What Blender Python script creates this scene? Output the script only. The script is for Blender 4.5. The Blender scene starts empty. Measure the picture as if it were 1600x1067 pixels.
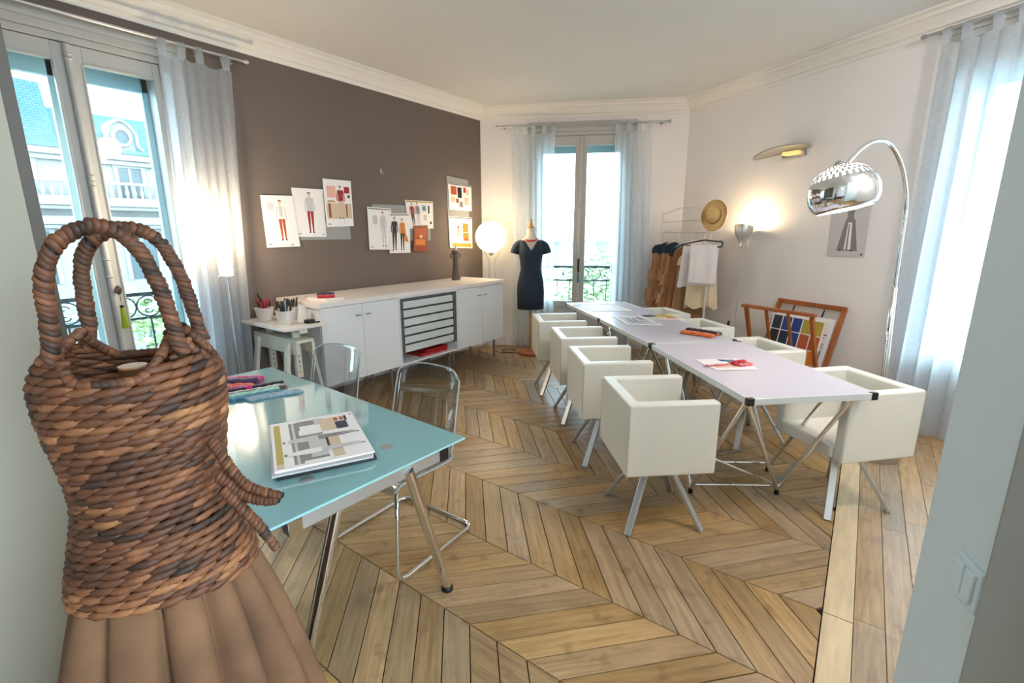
import bpy, bmesh, math, random
from mathutils import Vector, Matrix, noise
random.seed(7)
S = bpy.context.scene
COL = S.collection
R = math.radians
PI = math.pi

# ------------------------------------------------------------------ camera, sky, light, exposure
CAM_H = 1.6
cam_data = bpy.data.cameras.new('camera')
cam_data.sensor_width = 36.0
cam_data.lens = 742.4 / 1600 * 36.0
cam_data.clip_start = 0.05
cam_data.clip_end = 400
cam = bpy.data.objects.new('camera', cam_data)
COL.objects.link(cam)
cam.location = (0, 0, CAM_H)
_pit, _roll, _az = R(12.90), R(-0.20), R(36.41)
_r, _u, _w = Vector((1, 0, 0)), Vector((0, math.sin(_pit), math.cos(_pit))), Vector((0, math.cos(_pit), -math.sin(_pit)))
_r2 = _r * math.cos(_roll) + _u * math.sin(_roll)
_u2 = _u * math.cos(_roll) - _r * math.sin(_roll)
_m = Matrix.Rotation(_az, 3, 'Z') @ Matrix((_r2, _u2, -_w)).transposed()
cam.rotation_euler = _m.to_euler()
S.camera = cam

world = bpy.data.worlds.new('overcast_sky')
S.world = world
world.use_nodes = True
_bg = world.node_tree.nodes['Background']
_bg.inputs[0].default_value = (0.72, 0.89, 1.0, 1)
_bg.inputs[1].default_value = 9.5

S.view_settings.view_transform = 'Standard'
S.view_settings.look = 'None'
S.view_settings.gamma = 1.0
S.view_settings.use_curve_mapping = False
S.view_settings.exposure = 0.72
S.cycles.max_bounces = 10
S.cycles.diffuse_bounces = 5
S.cycles.glossy_bounces = 5
S.cycles.transmission_bounces = 8
S.cycles.transparent_max_bounces = 12
S.cycles.sample_clamp_indirect = 6.0
S.cycles.use_denoising = True
S.cycles.caustics_reflective = False
S.cycles.caustics_refractive = False

def light(name, kind, loc, power, color=(1, 1, 1), size=0.1, rot=None, **kw):
    d = bpy.data.lights.new(name, kind)
    d.energy = power
    d.color = color
    if kind == 'AREA':
        d.shape = 'RECTANGLE'
        d.size, d.size_y = size
    elif kind in ('POINT', 'SPOT'):
        d.shadow_soft_size = size
    for k, v in kw.items():
        setattr(d, k, v)
    o = bpy.data.objects.new(name, d)
    COL.objects.link(o)
    o.location = loc
    if rot is not None:
        o.rotation_euler = rot
    return o

def aim(direction):
    return Vector(direction).to_track_quat('-Z', 'Y').to_euler()

# ------------------------------------------------------------------ mesh builder
class MB:
    def __init__(self):
        self.v, self.f, self.m, self.t = [], [], [], []
        self.tone = None
    def add(self, vs, fs, mi=0, tone=0.0):
        b = len(self.v)
        self.v += [Vector(x) for x in vs]
        self.t += [tone] * len(vs)
        for f in fs:
            self.f.append([b + i for i in f])
            self.m.append(mi)
        return self
    def box(self, c, s, mat=None, mi=0):
        x, y, z = s[0] / 2, s[1] / 2, s[2] / 2
        vs = [Vector((sx * x, sy * y, sz * z)) for sz in (-1, 1) for sy in (-1, 1) for sx in (-1, 1)]
        if mat is not None:
            vs = [mat @ v for v in vs]
        vs = [v + Vector(c) for v in vs]
        return self.add(vs, [(0, 2, 3, 1), (4, 5, 7, 6), (0, 1, 5, 4), (2, 6, 7, 3), (0, 4, 6, 2), (1, 3, 7, 5)], mi)
    def bx(self, x0, x1, y0, y1, z0, z1, mi=0):
        return self.box(((x0 + x1) / 2, (y0 + y1) / 2, (z0 + z1) / 2), (abs(x1 - x0), abs(y1 - y0), abs(z1 - z0)), None, mi)
    def bar(self, p0, p1, w, h, up=(0, 0, 1), w1=None, h1=None, mi=0):
        p0, p1 = Vector(p0), Vector(p1)
        d = (p1 - p0).normalized()
        u = Vector(up)
        s = d.cross(u)
        if s.length < 1e-4:
            s = d.cross(Vector((1, 0, 0)))
        s.normalize()
        u = s.cross(d).normalized()
        w1 = w if w1 is None else w1
        h1 = h if h1 is None else h1
        vs = []
        for p, a, b in ((p0, w, h), (p1, w1, h1)):
            for i, j in ((-1, -1), (1, -1), (1, 1), (-1, 1)):
                vs.append(p + s * i * a / 2 + u * j * b / 2)
        return self.add(vs, [(3, 2, 1, 0), (4, 5, 6, 7), (0, 1, 5, 4), (1, 2, 6, 5), (2, 3, 7, 6), (3, 0, 4, 7)], mi)
    def tube(self, pts, r, seg=10, closed=False, cap=True, mi=0, flat=1.0):
        pts = [Vector(p) for p in pts]
        n = len(pts)
        rr = r if isinstance(r, (list, tuple)) else [r] * n
        rings, prev = [], None
        for i, p in enumerate(pts):
            if closed:
                t = pts[(i + 1) % n] - pts[i - 1]
            else:
                t = pts[min(i + 1, n - 1)] - pts[max(i - 1, 0)]
            t.normalize()
            if prev is None:
                a = Vector((0, 0, 1)) if abs(t.z) < 0.9 else Vector((1, 0, 0))
                x = t.cross(a).normalized()
            else:
                x = (prev - t * prev.dot(t)).normalized()
            prev = x
            y = t.cross(x)
            rings.append([p + (x * math.cos(2 * PI * k / seg) * flat + y * math.sin(2 * PI * k / seg)) * rr[i] for k in range(seg)])
        vs = [q for ring in rings for q in ring]
        fs = []
        for i in range(n if closed else n - 1):
            j = (i + 1) % n
            for k in range(seg):
                l = (k + 1) % seg
                fs.append((i * seg + k, i * seg + l, j * seg + l, j * seg + k))
        if cap and not closed:
            fs.append(tuple(range(seg - 1, -1, -1)))
            fs.append(tuple((n - 1) * seg + k for k in range(seg)))
        return self.add(vs, fs, mi)
    def lathe(self, prof, seg=24, c=(0, 0, 0), mi=0, sx=1.0, sy=1.0, cap=True, mat=None):
        vs, fs = [], []
        for r, z in prof:
            for k in range(seg):
                a = 2 * PI * k / seg
                v = Vector((r * math.cos(a) * sx, r * math.sin(a) * sy, z))
                if mat is not None:
                    v = mat @ v
                vs.append(v + Vector(c))
        for i in range(len(prof) - 1):
            for k in range(seg):
                l = (k + 1) % seg
                fs.append((i * seg + k, i * seg + l, (i + 1) * seg + l, (i + 1) * seg + k))
        if cap:
            if prof[0][0] > 1e-5:
                fs.append(tuple(range(seg - 1, -1, -1)))
            if prof[-1][0] > 1e-5:
                fs.append(tuple((len(prof) - 1) * seg + k for k in range(seg)))
        return self.add(vs, fs, mi)
    def grid(self, fn, nu, nv, mi=0, closed_u=False):
        vs = [Vector(fn(i / nu, j / nv)) for j in range(nv + 1) for i in range(nu + (0 if closed_u else 1))]
        w = nu if closed_u else nu + 1
        fs = []
        for j in range(nv):
            for i in range(nu):
                k = (i + 1) % w
                fs.append((j * w + i, j * w + k, (j + 1) * w + k, (j + 1) * w + i))
        return self.add(vs, fs, mi)
    def prism(self, poly, z0, z1, mat=None, mi=0):
        n = len(poly)
        vs = [Vector((x, y, z0)) for x, y in poly] + [Vector((x, y, z1)) for x, y in poly]
        if mat is not None:
            vs = [mat @ v for v in vs]
        fs = [tuple(range(n - 1, -1, -1)), tuple(range(n, 2 * n))]
        fs += [(i, (i + 1) % n, n + (i + 1) % n, n + i) for i in range(n)]
        return self.add(vs, fs, mi)
    def poly(self, pts, mi=0):
        return self.add(pts, [tuple(range(len(pts)))], mi)
    def mesh(self, name, mats):
        me = bpy.data.meshes.new(name)
        me.from_pydata([tuple(v) for v in self.v], [], self.f)
        for m in (mats if isinstance(mats, (list, tuple)) else [mats]):
            me.materials.append(m)
        me.polygons.foreach_set('material_index', self.m)
        if any(self.t):
            a = me.attributes.new('tone', 'FLOAT', 'POINT')
            a.data.foreach_set('value', self.t)
        me.update()
        return me
    def build(self, name, mats, parent=None, smooth=False, bevel=0.0, seg=2, loc=None, solid=0.0, sub=0, fix=True):
        me = self.mesh(name, mats)
        if fix:
            bm = bmesh.new(); bm.from_mesh(me)
            bmesh.ops.recalc_face_normals(bm, faces=bm.faces)
            bm.to_mesh(me); bm.free()
        if smooth:
            me.polygons.foreach_set('use_smooth', [True] * len(me.polygons))
            if smooth != 'full':
                try:
                    me.set_sharp_from_angle(angle=R(40))
                except Exception:
                    pass
        o = bpy.data.objects.new(name, me)
        COL.objects.link(o)
        if parent is not None:
            o.parent = parent
        if loc is not None:
            o.location = loc
        if solid:
            md = o.modifiers.new('thickness', 'SOLIDIFY'); md.thickness = solid; md.offset = 0
        if bevel:
            md = o.modifiers.new('edges', 'BEVEL'); md.width = bevel; md.segments = seg; md.limit_method = 'ANGLE'; md.angle_limit = R(35)
            md.harden_normals = False
        if sub:
            md = o.modifiers.new('smooth', 'SUBSURF'); md.levels = sub; md.render_levels = sub
        return o

def tag(o, label=None, cat=None, group=None, kind=None):
    if label: o['label'] = label
    if cat: o['category'] = cat
    if group: o['group'] = group
    if kind: o['kind'] = kind
    return o

def thing(name, label, cat, loc=(0, 0, 0), rz=0.0, group=None, rot=None):
    o = bpy.data.objects.new(name, None)
    o.empty_display_size = 0.1
    COL.objects.link(o)
    o.location = loc
    o.rotation_euler = rot if rot is not None else (0, 0, rz)
    return tag(o, label, cat, group)

def struct(name, loc=(0, 0, 0), rz=0.0):
    o = bpy.data.objects.new(name, None)
    COL.objects.link(o)
    o.location = loc
    o.rotation_euler = (0, 0, rz)
    o['kind'] = 'structure'
    return o

def copy_thing(root, loc=None, rz=None, label=None):
    r = root.copy(); COL.objects.link(r)
    if loc is not None: r.location = loc
    if rz is not None: r.rotation_euler = (0, 0, rz)
    if label: r['label'] = label
    for ch in list(root.children):
        c = ch.copy(); COL.objects.link(c); c.parent = r
        for g in list(ch.children):
            d = g.copy(); COL.objects.link(d); d.parent = c
    return r

def yaw(f):
    """rotation that turns local +Y towards the horizontal direction f"""
    return math.atan2(f[1], f[0]) - PI / 2

def smooth_path(pts, n=6):
    pts = [Vector(p) for p in pts]
    out = []
    for i in range(len(pts) - 1):
        p0, p1, p2, p3 = pts[max(i - 1, 0)], pts[i], pts[i + 1], pts[min(i + 2, len(pts) - 1)]
        for k in range(n):
            t = k / n
            out.append(0.5 * ((2 * p1) + (p2 - p0) * t + (2 * p0 - 5 * p1 + 4 * p2 - p3) * t * t + (3 * p1 - p0 - 3 * p2 + p3) * t ** 3))
    out.append(pts[-1])
    return out

def round_path(pts, r, n=5):
    pts = [Vector(p) for p in pts]
    out = [pts[0]]
    for i in range(1, len(pts) - 1):
        a, b, c = pts[i - 1], pts[i], pts[i + 1]
        d0, d1 = (a - b), (c - b)
        rr = min(r, d0.length * 0.45, d1.length * 0.45)
        s, e = b + d0.normalized() * rr, b + d1.normalized() * rr
        for k in range(n + 1):
            t = k / n
            out.append(s * (1 - t) ** 2 + b * 2 * t * (1 - t) + e * t * t)
    out.append(pts[-1])
    return out

# ------------------------------------------------------------------ materials
def sr(r, g, b):
    f = lambda c: (c / 255 / 12.92) if c / 255 <= 0.04045 else ((c / 255 + 0.055) / 1.055) ** 2.4
    return (f(r), f(g), f(b), 1)

MATS = {}
def mat(name, color, rough=0.5, metal=0.0, var=0.0, vscale=8.0, bump=0.0, bscale=60.0, coat=0.0, emit=None, estr=0.0,
        trans=0.0, ior=1.45, alpha=1.0, sheen=0.0, spec=0.5, stretch=None, objrand=0.0):
    if name in MATS: return MATS[name]
    m = bpy.data.materials.new(name)
    m.use_nodes = True
    nt = m.node_tree
    b = nt.nodes['Principled BSDF']
    if len(color) == 3: color = (*color, 1)
    b.inputs['Base Color'].default_value = color
    b.inputs['Roughness'].default_value = rough
    b.inputs['Metallic'].default_value = metal
    b.inputs['IOR'].default_value = ior
    b.inputs['Specular IOR Level'].default_value = spec
    b.inputs['Coat Weight'].default_value = coat
    b.inputs['Coat Roughness'].default_value = 0.06
    b.inputs['Transmission Weight'].default_value = trans
    b.inputs['Alpha'].default_value = alpha
    b.inputs['Sheen Weight'].default_value = sheen
    if emit:
        b.inputs['Emission Color'].default_value = (*emit[:3], 1)
        b.inputs['Emission Strength'].default_value = estr
    if var or bump:
        tc = nt.nodes.new('ShaderNodeTexCoord')
        mp = nt.nodes.new('ShaderNodeMapping')
        nt.links.new(tc.outputs['Object'], mp.inputs[0])
        if stretch: mp.inputs['Scale'].default_value = stretch
    if var or objrand:
        last = None
        mix = nt.nodes.new('ShaderNodeHueSaturation')
        mix.inputs['Color'].default_value = color
        if var:
            nz = nt.nodes.new('ShaderNodeTexNoise'); nz.inputs['Scale'].default_value = vscale; nz.inputs['Detail'].default_value = 4
            nt.links.new(mp.outputs[0], nz.inputs['Vector'])
            mr = nt.nodes.new('ShaderNodeMapRange')
            mr.inputs['From Min'].default_value = 0.3; mr.inputs['From Max'].default_value = 0.7
            mr.inputs['To Min'].default_value = 1 - var; mr.inputs['To Max'].default_value = 1 + var
            nt.links.new(nz.outputs['Fac'], mr.inputs['Value'])
            last = mr.outputs[0]
        if objrand:
            oi = nt.nodes.new('ShaderNodeObjectInfo')
            mr2 = nt.nodes.new('ShaderNodeMapRange')
            mr2.inputs['To Min'].default_value = 1 - objrand; mr2.inputs['To Max'].default_value = 1 + objrand
            nt.links.new(oi.outputs['Random'], mr2.inputs['Value'])
            if last is not None:
                mm = nt.nodes.new('ShaderNodeMath'); mm.operation = 'MULTIPLY'
                nt.links.new(last, mm.inputs[0]); nt.links.new(mr2.outputs[0], mm.inputs[1]); last = mm.outputs[0]
            else: last = mr2.outputs[0]
        nt.links.new(last, mix.inputs['Value'])
        nt.links.new(mix.outputs[0], b.inputs['Base Color'])
    if bump:
        nb = nt.nodes.new('ShaderNodeTexNoise'); nb.inputs['Scale'].default_value = bscale; nb.inputs['Detail'].default_value = 3
        nt.links.new(mp.outputs[0], nb.inputs['Vector'])
        bp = nt.nodes.new('ShaderNodeBump'); bp.inputs['Strength'].default_value = bump; bp.inputs['Distance'].default_value = 0.005
        nt.links.new(nb.outputs['Fac'], bp.inputs['Height'])
        nt.links.new(bp.outputs[0], b.inputs['Normal'])
    MATS[name] = m
    return m

M_grey = mat('taupe_wall_paint', sr(108, 96, 89), 0.75, var=0.03, vscale=2, bump=0.08, bscale=90)
M_white = mat('warm_white_wall_paint', sr(232, 229, 228), 0.7, var=0.02, vscale=2, bump=0.06, bscale=80)
M_ceil = mat('ceiling_paint', sr(218, 219, 217), 0.8, var=0.02, vscale=1.2)
M_plaster = mat('moulding_plaster', sr(230, 227, 220), 0.6)
M_cream = mat('cream_paint_shaded', sr(152, 148, 134), 0.7, var=0.02, vscale=2)  # cream darkened: the dimmer light there is put into the colour
M_jamb = mat('pale_paint_daylight_blue', sr(214, 230, 238), 0.55)  # pale paint with the blue of the daylight mixed into its colour
M_door = mat('grey_door_paint', sr(150, 152, 146), 0.5)
M_dark = mat('dark_edge_paint', sr(84, 78, 72), 0.6)
M_winpaint = mat('window_white_gloss', sr(184, 184, 180), 0.35, var=0.02, vscale=5)
M_winout = mat('outer_frame_daylight_blue', sr(176, 214, 224), 0.5)  # cyan of the outside light is put into the frame colour
M_stone = mat('facade_stone', sr(124, 126, 124), 0.85, var=0.1, vscale=0.6)
M_iron = mat('wrought_iron', sr(34, 52, 56), 0.5, metal=0.4)
M_chrome = mat('polished_chrome', (0.86, 0.87, 0.88), 0.05, metal=1.0)
M_steel = mat('brushed_steel', (0.50, 0.51, 0.52), 0.32, metal=1.0, bump=0.05, bscale=200)
M_alu = mat('satin_aluminium', (0.62, 0.64, 0.65), 0.38, metal=0.9)
M_black = mat('black_plastic', sr(22, 22, 24), 0.4)
M_leather = mat('cream_leather', sr(228, 227, 218), 0.42, var=0.02, vscale=6, bump=0.12, bscale=260)
M_seam = mat('cream_leather_seam', sr(196, 188, 166), 0.5)
M_lam = mat('white_lilac_laminate', sr(204, 200, 214), 0.28)
M_whitefurn = mat('white_lacquer', sr(228, 230, 232), 0.3, coat=0.2)
M_whitetop = mat('white_top_lacquer', sr(232, 226, 222), 0.3)
M_trestle = mat('painted_trestle_wood', sr(222, 220, 206), 0.5, var=0.03)
M_potwhite = mat('white_pot_plastic', sr(226, 220, 214), 0.4)
M_teak = mat('orange_teak_wood', sr(158, 88, 42), 0.45, var=0.18, vscale=9, stretch=(1, 1, 0.25), bump=0.05)
M_palewood = mat('pale_beech', sr(196, 156, 112), 0.5, var=0.08, vscale=12)
M_paper = mat('white_paper', sr(236, 232, 232), 0.6)
M_greyboard = mat('grey_mount_board', sr(150, 152, 150), 0.7)
M_red = mat('print_red', sr(158, 44, 40), 0.6)
M_rust = mat('print_rust', sr(180, 84, 44), 0.6)
M_inkgrey = mat('print_grey', sr(128, 124, 124), 0.6)
M_inklight = mat('print_light_grey', sr(196, 194, 196), 0.6)
M_ink = mat('print_black', sr(34, 32, 36), 0.6)
M_pink = mat('print_pink', sr(226, 176, 160), 0.6)
M_skin = mat('print_skin', sr(214, 178, 156), 0.6)
M_ochre = mat('print_ochre', sr(176, 154, 62), 0.6)
M_orange = mat('print_orange', sr(206, 120, 40), 0.6)
M_beigep = mat('print_beige', sr(206, 186, 160), 0.6)
M_blue = mat('print_blue', sr(30, 62, 128), 0.6)
M_navy = mat('print_navy', sr(30, 42, 66), 0.6)
M_teal = mat('print_teal', sr(40, 120, 146), 0.6)
M_brownp = mat('print_brown', sr(140, 74, 36), 0.6)
PRINT = [M_ink, M_inkgrey, M_inklight, M_red, M_rust, M_pink, M_skin, M_ochre, M_orange, M_beigep, M_blue, M_navy, M_teal, M_brownp, M_paper]
K, GR, LG, RD, RU, PK, SK, OC, OR, BE, BL, NV, TE, BR, WH = range(15)

def glass_pane_mat(name, tint=(1, 1, 1), gloss=0.08):
    m = bpy.data.materials.new(name); m.use_nodes = True
    nt = m.node_tree; nt.nodes.clear()
    o = nt.nodes.new('ShaderNodeOutputMaterial'); mx = nt.nodes.new('ShaderNodeMixShader')
    tr = nt.nodes.new('ShaderNodeBsdfTransparent'); gl = nt.nodes.new('ShaderNodeBsdfGlossy'); lw = nt.nodes.new('ShaderNodeLayerWeight'); pw = nt.nodes.new('ShaderNodeMath'); pw.operation = 'POWER'; pw.inputs[1].default_value = 3.5; ma = nt.nodes.new('ShaderNodeMath'); ma.operation = 'MULTIPLY_ADD'; ma.inputs[1].default_value = 0.75; ma.inputs[2].default_value = gloss * 0.5; lw.inputs['Blend'].default_value = 0.5
    tr.inputs[0].default_value = (*tint, 1); gl.inputs['Roughness'].default_value = 0.0; nt.links.new(lw.outputs['Facing'], pw.inputs[0]); nt.links.new(pw.outputs[0], ma.inputs[0]); nt.links.new(ma.outputs[0], mx.inputs[0]); nt.links.new(tr.outputs[0], mx.inputs[1]); nt.links.new(gl.outputs[0], mx.inputs[2])
    nt.links.new(mx.outputs[0], o.inputs[0])
    return m
M_pane = glass_pane_mat('window_glass', (0.93, 0.97, 0.98))

def sheer_mat(name, color, clear=0.28, transl=0.6):
    m = bpy.data.materials.new(name); m.use_nodes = True
    nt = m.node_tree; nt.nodes.clear()
    o = nt.nodes.new('ShaderNodeOutputMaterial'); a = nt.nodes.new('ShaderNodeMixShader'); b = nt.nodes.new('ShaderNodeMixShader')
    tr = nt.nodes.new('ShaderNodeBsdfTransparent'); df = nt.nodes.new('ShaderNodeBsdfDiffuse'); tl = nt.nodes.new('ShaderNodeBsdfTranslucent')
    df.inputs[0].default_value = color; tl.inputs[0].default_value = color
    tr.inputs[0].default_value = (0.97, 0.98, 1, 1)
    b.inputs[0].default_value = transl; a.inputs[0].default_value = 1 - clear
    # fine weave modulates how open the cloth is
    tc = nt.nodes.new('ShaderNodeTexCoord'); w = nt.nodes.new('ShaderNodeTexNoise'); w.inputs['Scale'].default_value = 40; w.inputs['Detail'].default_value = 2
    mr = nt.nodes.new('ShaderNodeMapRange'); mr.inputs['To Min'].default_value = 1 - clear - 0.08; mr.inputs['To Max'].default_value = 1 - clear + 0.08
    nt.links.new(tc.outputs['Object'], w.inputs['Vector']); nt.links.new(w.outputs['Fac'], mr.inputs['Value']); nt.links.new(mr.outputs[0], a.inputs[0])
    nt.links.new(df.outputs[0], b.inputs[1]); nt.links.new(tl.outputs[0], b.inputs[2])
    nt.links.new(tr.outputs[0], a.inputs[1]); nt.links.new(b.outputs[0], a.inputs[2])
    nt.links.new(a.outputs[0], o.inputs[0])
    return m
M_sheer = sheer_mat('sheer_voile_daylight_blue', sr(240, 246, 252), 0.30, 0.72)  # the cloth is white; blue daylight is tinted into its colour
M_sheer_thin = sheer_mat('thin_voile_daylight_blue', sr(238, 246, 252), 0.36, 0.72)  # same daylight blue tinted into white cloth

def emis(name, color, s):
    m = bpy.data.materials.new(name); m.use_nodes = True
    nt = m.node_tree; nt.nodes.clear()
    o = nt.nodes.new('ShaderNodeOutputMaterial'); e = nt.nodes.new('ShaderNodeEmission')
    e.inputs[0].default_value = (*color, 1); e.inputs[1].default_value = s
    nt.links.new(e.outputs[0], o.inputs[0])
    return m
M_glow_lamp = emis('lit_glass_shade', (1.0, 0.74, 0.46), 7.0)
M_glow_ball = emis('lit_paper_ball', (1.0, 0.76, 0.42), 2.6)
M_glow_bulb = emis('lit_bulb', (1.0, 0.74, 0.5), 14.0)

def oak_mat():
    m = bpy.data.materials.new('worn_oak_parquet'); m.use_nodes = True
    nt = m.node_tree; b = nt.nodes['Principled BSDF']
    N = nt.nodes.new; L = nt.links.new
    tc = N('ShaderNodeTexCoord'); oi = N('ShaderNodeObjectInfo')
    mul = N('ShaderNodeVectorMath'); mul.operation = 'MULTIPLY_ADD'
    cmb = N('ShaderNodeCombineXYZ')
    k1 = N('ShaderNodeMath'); k1.operation = 'MULTIPLY'; k1.inputs[1].default_value = 37.0
    L(oi.outputs['Random'], k1.inputs[0])
    for i in range(3): L(k1.outputs[0], cmb.inputs[i])
    L(tc.outputs['Object'], mul.inputs[0]); mul.inputs[1].default_value = (1.0, 15.0, 4.0); L(cmb.outputs[0], mul.inputs[2])
    grain = N('ShaderNodeTexNoise'); grain.inputs['Scale'].default_value = 3.4; grain.inputs['Detail'].default_value = 9; grain.inputs['Roughness'].default_value = 0.68; grain.inputs['Distortion'].default_value = 0.15
    L(mul.outputs[0], grain.inputs['Vector'])
    cr = N('ShaderNodeValToRGB')
    cr.color_ramp.elements[0].position = 0.26; cr.color_ramp.elements[0].color = sr(134, 104, 70)
    cr.color_ramp.elements[1].position = 0.74; cr.color_ramp.elements[1].color = sr(194, 162, 118)
    e = cr.color_ramp.elements.new(0.48); e.color = sr(168, 136, 94)
    L(grain.outputs['Fac'], cr.inputs[0])
    hs = N('ShaderNodeHueSaturation')
    mv = N('ShaderNodeMapRange'); mv.inputs['To Min'].default_value = 0.78; mv.inputs['To Max'].default_value = 1.12
    L(oi.outputs['Random'], mv.inputs['Value'])
    # patches of wear across the room
    geo = N('ShaderNodeNewGeometry'); big = N('ShaderNodeTexNoise'); big.inputs['Scale'].default_value = 2.1; big.inputs['Detail'].default_value = 5
    L(geo.outputs['Position'], big.inputs['Vector'])
    mb = N('ShaderNodeMapRange'); mb.inputs['From Min'].default_value = 0.3; mb.inputs['From Max'].default_value = 0.7; mb.inputs['To Min'].default_value = 0.84; mb.inputs['To Max'].default_value = 1.12
    L(big.outputs['Fac'], mb.inputs['Value'])
    mm = N('ShaderNodeMath'); mm.operation = 'MULTIPLY'; L(mv.outputs[0], mm.inputs[0]); L(mb.outputs[0], mm.inputs[1])
    L(mm.outputs[0], hs.inputs['Value'])
    k2 = N('ShaderNodeMath'); k2.operation = 'FRACT'; L(k1.outputs[0], k2.inputs[0])
    ms = N('ShaderNodeMapRange'); ms.inputs['To Min'].default_value = 0.8; ms.inputs['To Max'].default_value = 1.12
    L(k2.outputs[0], ms.inputs['Value']); L(ms.outputs[0], hs.inputs['Saturation'])
    L(cr.outputs[0], hs.inputs['Color'])
    # knots and stains
    st = N('ShaderNodeTexNoise'); st.inputs['Scale'].default_value = 9.0; st.inputs['Detail'].default_value = 2
    L(geo.outputs['Position'], st.inputs['Vector'])
    sm = N('ShaderNodeMapRange'); sm.inputs['From Min'].default_value = 0.60; sm.inputs['From Max'].default_value = 0.76; sm.inputs['To Min'].default_value = 0; sm.inputs['To Max'].default_value = 0.55
    L(st.outputs['Fac'], sm.inputs['Value'])
    mx = N('ShaderNodeMix'); mx.data_type = 'RGBA'; mx.inputs[7].default_value = sr(96, 62, 40)
    L(sm.outputs[0], mx.inputs[0]); L(hs.outputs[0], mx.inputs[6])
    L(mx.outputs[2], b.inputs['Base Color'])
    rr = N('ShaderNodeMapRange'); rr.inputs['To Min'].default_value = 0.26; rr.inputs['To Max'].default_value = 0.46
    L(grain.outputs['Fac'], rr.inputs['Value']); L(rr.outputs[0], b.inputs['Roughness'])
    bp = N('ShaderNodeBump'); bp.inputs['Strength'].default_value = 0.18; bp.inputs['Distance'].default_value = 0.003
    L(grain.outputs['Fac'], bp.inputs['Height']); L(bp.outputs[0], b.inputs['Normal'])
    b.inputs['Specular IOR Level'].default_value = 0.5
    return m
M_oak = oak_mat()
M_joint = mat('dark_floor_joint', sr(36, 24, 16), 0.9)
M_kerb = mat('worn_pale_threshold_wood', sr(214, 190, 152), 0.42, var=0.14, vscale=30, stretch=(1, 0.12, 1), bump=0.15, bscale=60)
# ------------------------------------------------------------------ the room shell
GX = -4.371
CH = 3.20
c1 = Vector((GX, 5.229, 0)); dF = Vector((0.878, 0.4787, 0)).normalized(); nF = Vector((dF.y, -dF.x, 0))     # far wall, inward normal
c2 = Vector((-2.017, 6.512, 0)); dF = (c2 - c1).normalized(); nF = Vector((dF.y, -dF.x, 0))
dR = Vector((0.854, -0.519, 0)).normalized(); nR = Vector((dR.y, -dR.x, 0))                               # right wall
LR = 4.35
c3 = c2 + dR * LR
def onF(s, off=0.0, z=0.0): return c1 + dF * s + nF * off + Vector((0, 0, z))
def onR(s, off=0.0, z=0.0): return c2 + dR * s + nR * off + Vector((0, 0, z))
FAR_YAW = math.atan2(dF.y, dF.x)
RIGHT_YAW = math.atan2(dR.y, dR.x)

def wall(name, p0, d, length, holes, m, th=0.40, zmax=CH + 0.1, e0=0.0, e1=0.0, m_rev=None):
    """straight wall from p0 along d; local x along the wall, local y outwards (negative is the room)"""
    o = struct(name, (p0.x, p0.y, 0), math.atan2(d.y, d.x))
    mb = MB()
    xs = sorted(set([-e0, length + e1] + [h[0] for h in holes] + [h[1] for h in holes]))
    for a, b in zip(xs[:-1], xs[1:]):
        hh = [h for h in holes if h[0] <= a + 1e-6 and h[1] >= b - 1e-6]
        z = -0.02
        for h in sorted(hh, key=lambda q: q[2]):
            if h[2] > z + 1e-4: mb.bx(a, b, 0, th, z, h[2])
            z = h[3]
        if z < zmax: mb.bx(a, b, 0, th, z, zmax)
    w = mb.build('plaster', m, o)
    return o

# window openings: (s0, s1, z0, z1)
WIN1 = (0.50, 1.60, 0.02, 2.86)
WIN2 = (0.76, 1.93, 0.02, 2.88)
WIN3 = (2.82, 3.97, 0.02, 2.95)
Y0 = -2.2
wall_left = wall('wall_left', Vector((GX, Y0, 0)), Vector((0, 1, 0)), 5.229 - Y0, [(WIN1[0] - Y0, WIN1[1] - Y0, WIN1[2], WIN1[3])], M_grey, e1=0.0)
wall_far = wall('wall_far', c1, dF, (c2 - c1).length, [WIN2], M_white, e0=0.3)
wall_right = wall('wall_right', c2, dR, LR, [WIN3], M_white, e0=0.3)
wall_east = wall('wall_east', Vector((c3.x, c3.y, 0)), Vector((0, -1, 0)), c3.y - Y0, [(3.4, 5.0, 0.1, 2.7)], M_white, e0=0.3)  # unseen opening added to let in fill daylight
wall_south = wall('wall_south', Vector((c3.x, Y0, 0)), Vector((-1, 0, 0)), c3.x - GX, [], M_white, e0=0.3, e1=0.3)

ROOM = [(GX, Y0), (c3.x, Y0), (c3.x, c3.y), (c2.x, c2.y), (c1.x, c1.y)]
ce = struct('ceiling')
mb = MB(); g = 0.35
cx0 = sum(p[0] for p in ROOM) / 5; cy0 = sum(p[1] for p in ROOM) / 5
big = [(cx0 + (x - cx0) * 1.1, cy0 + (y - cy0) * 1.1) for x, y in ROOM]
mb.prism(big, CH, CH + 0.12); mb.build('ceiling_slab', M_ceil, ce)

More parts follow.
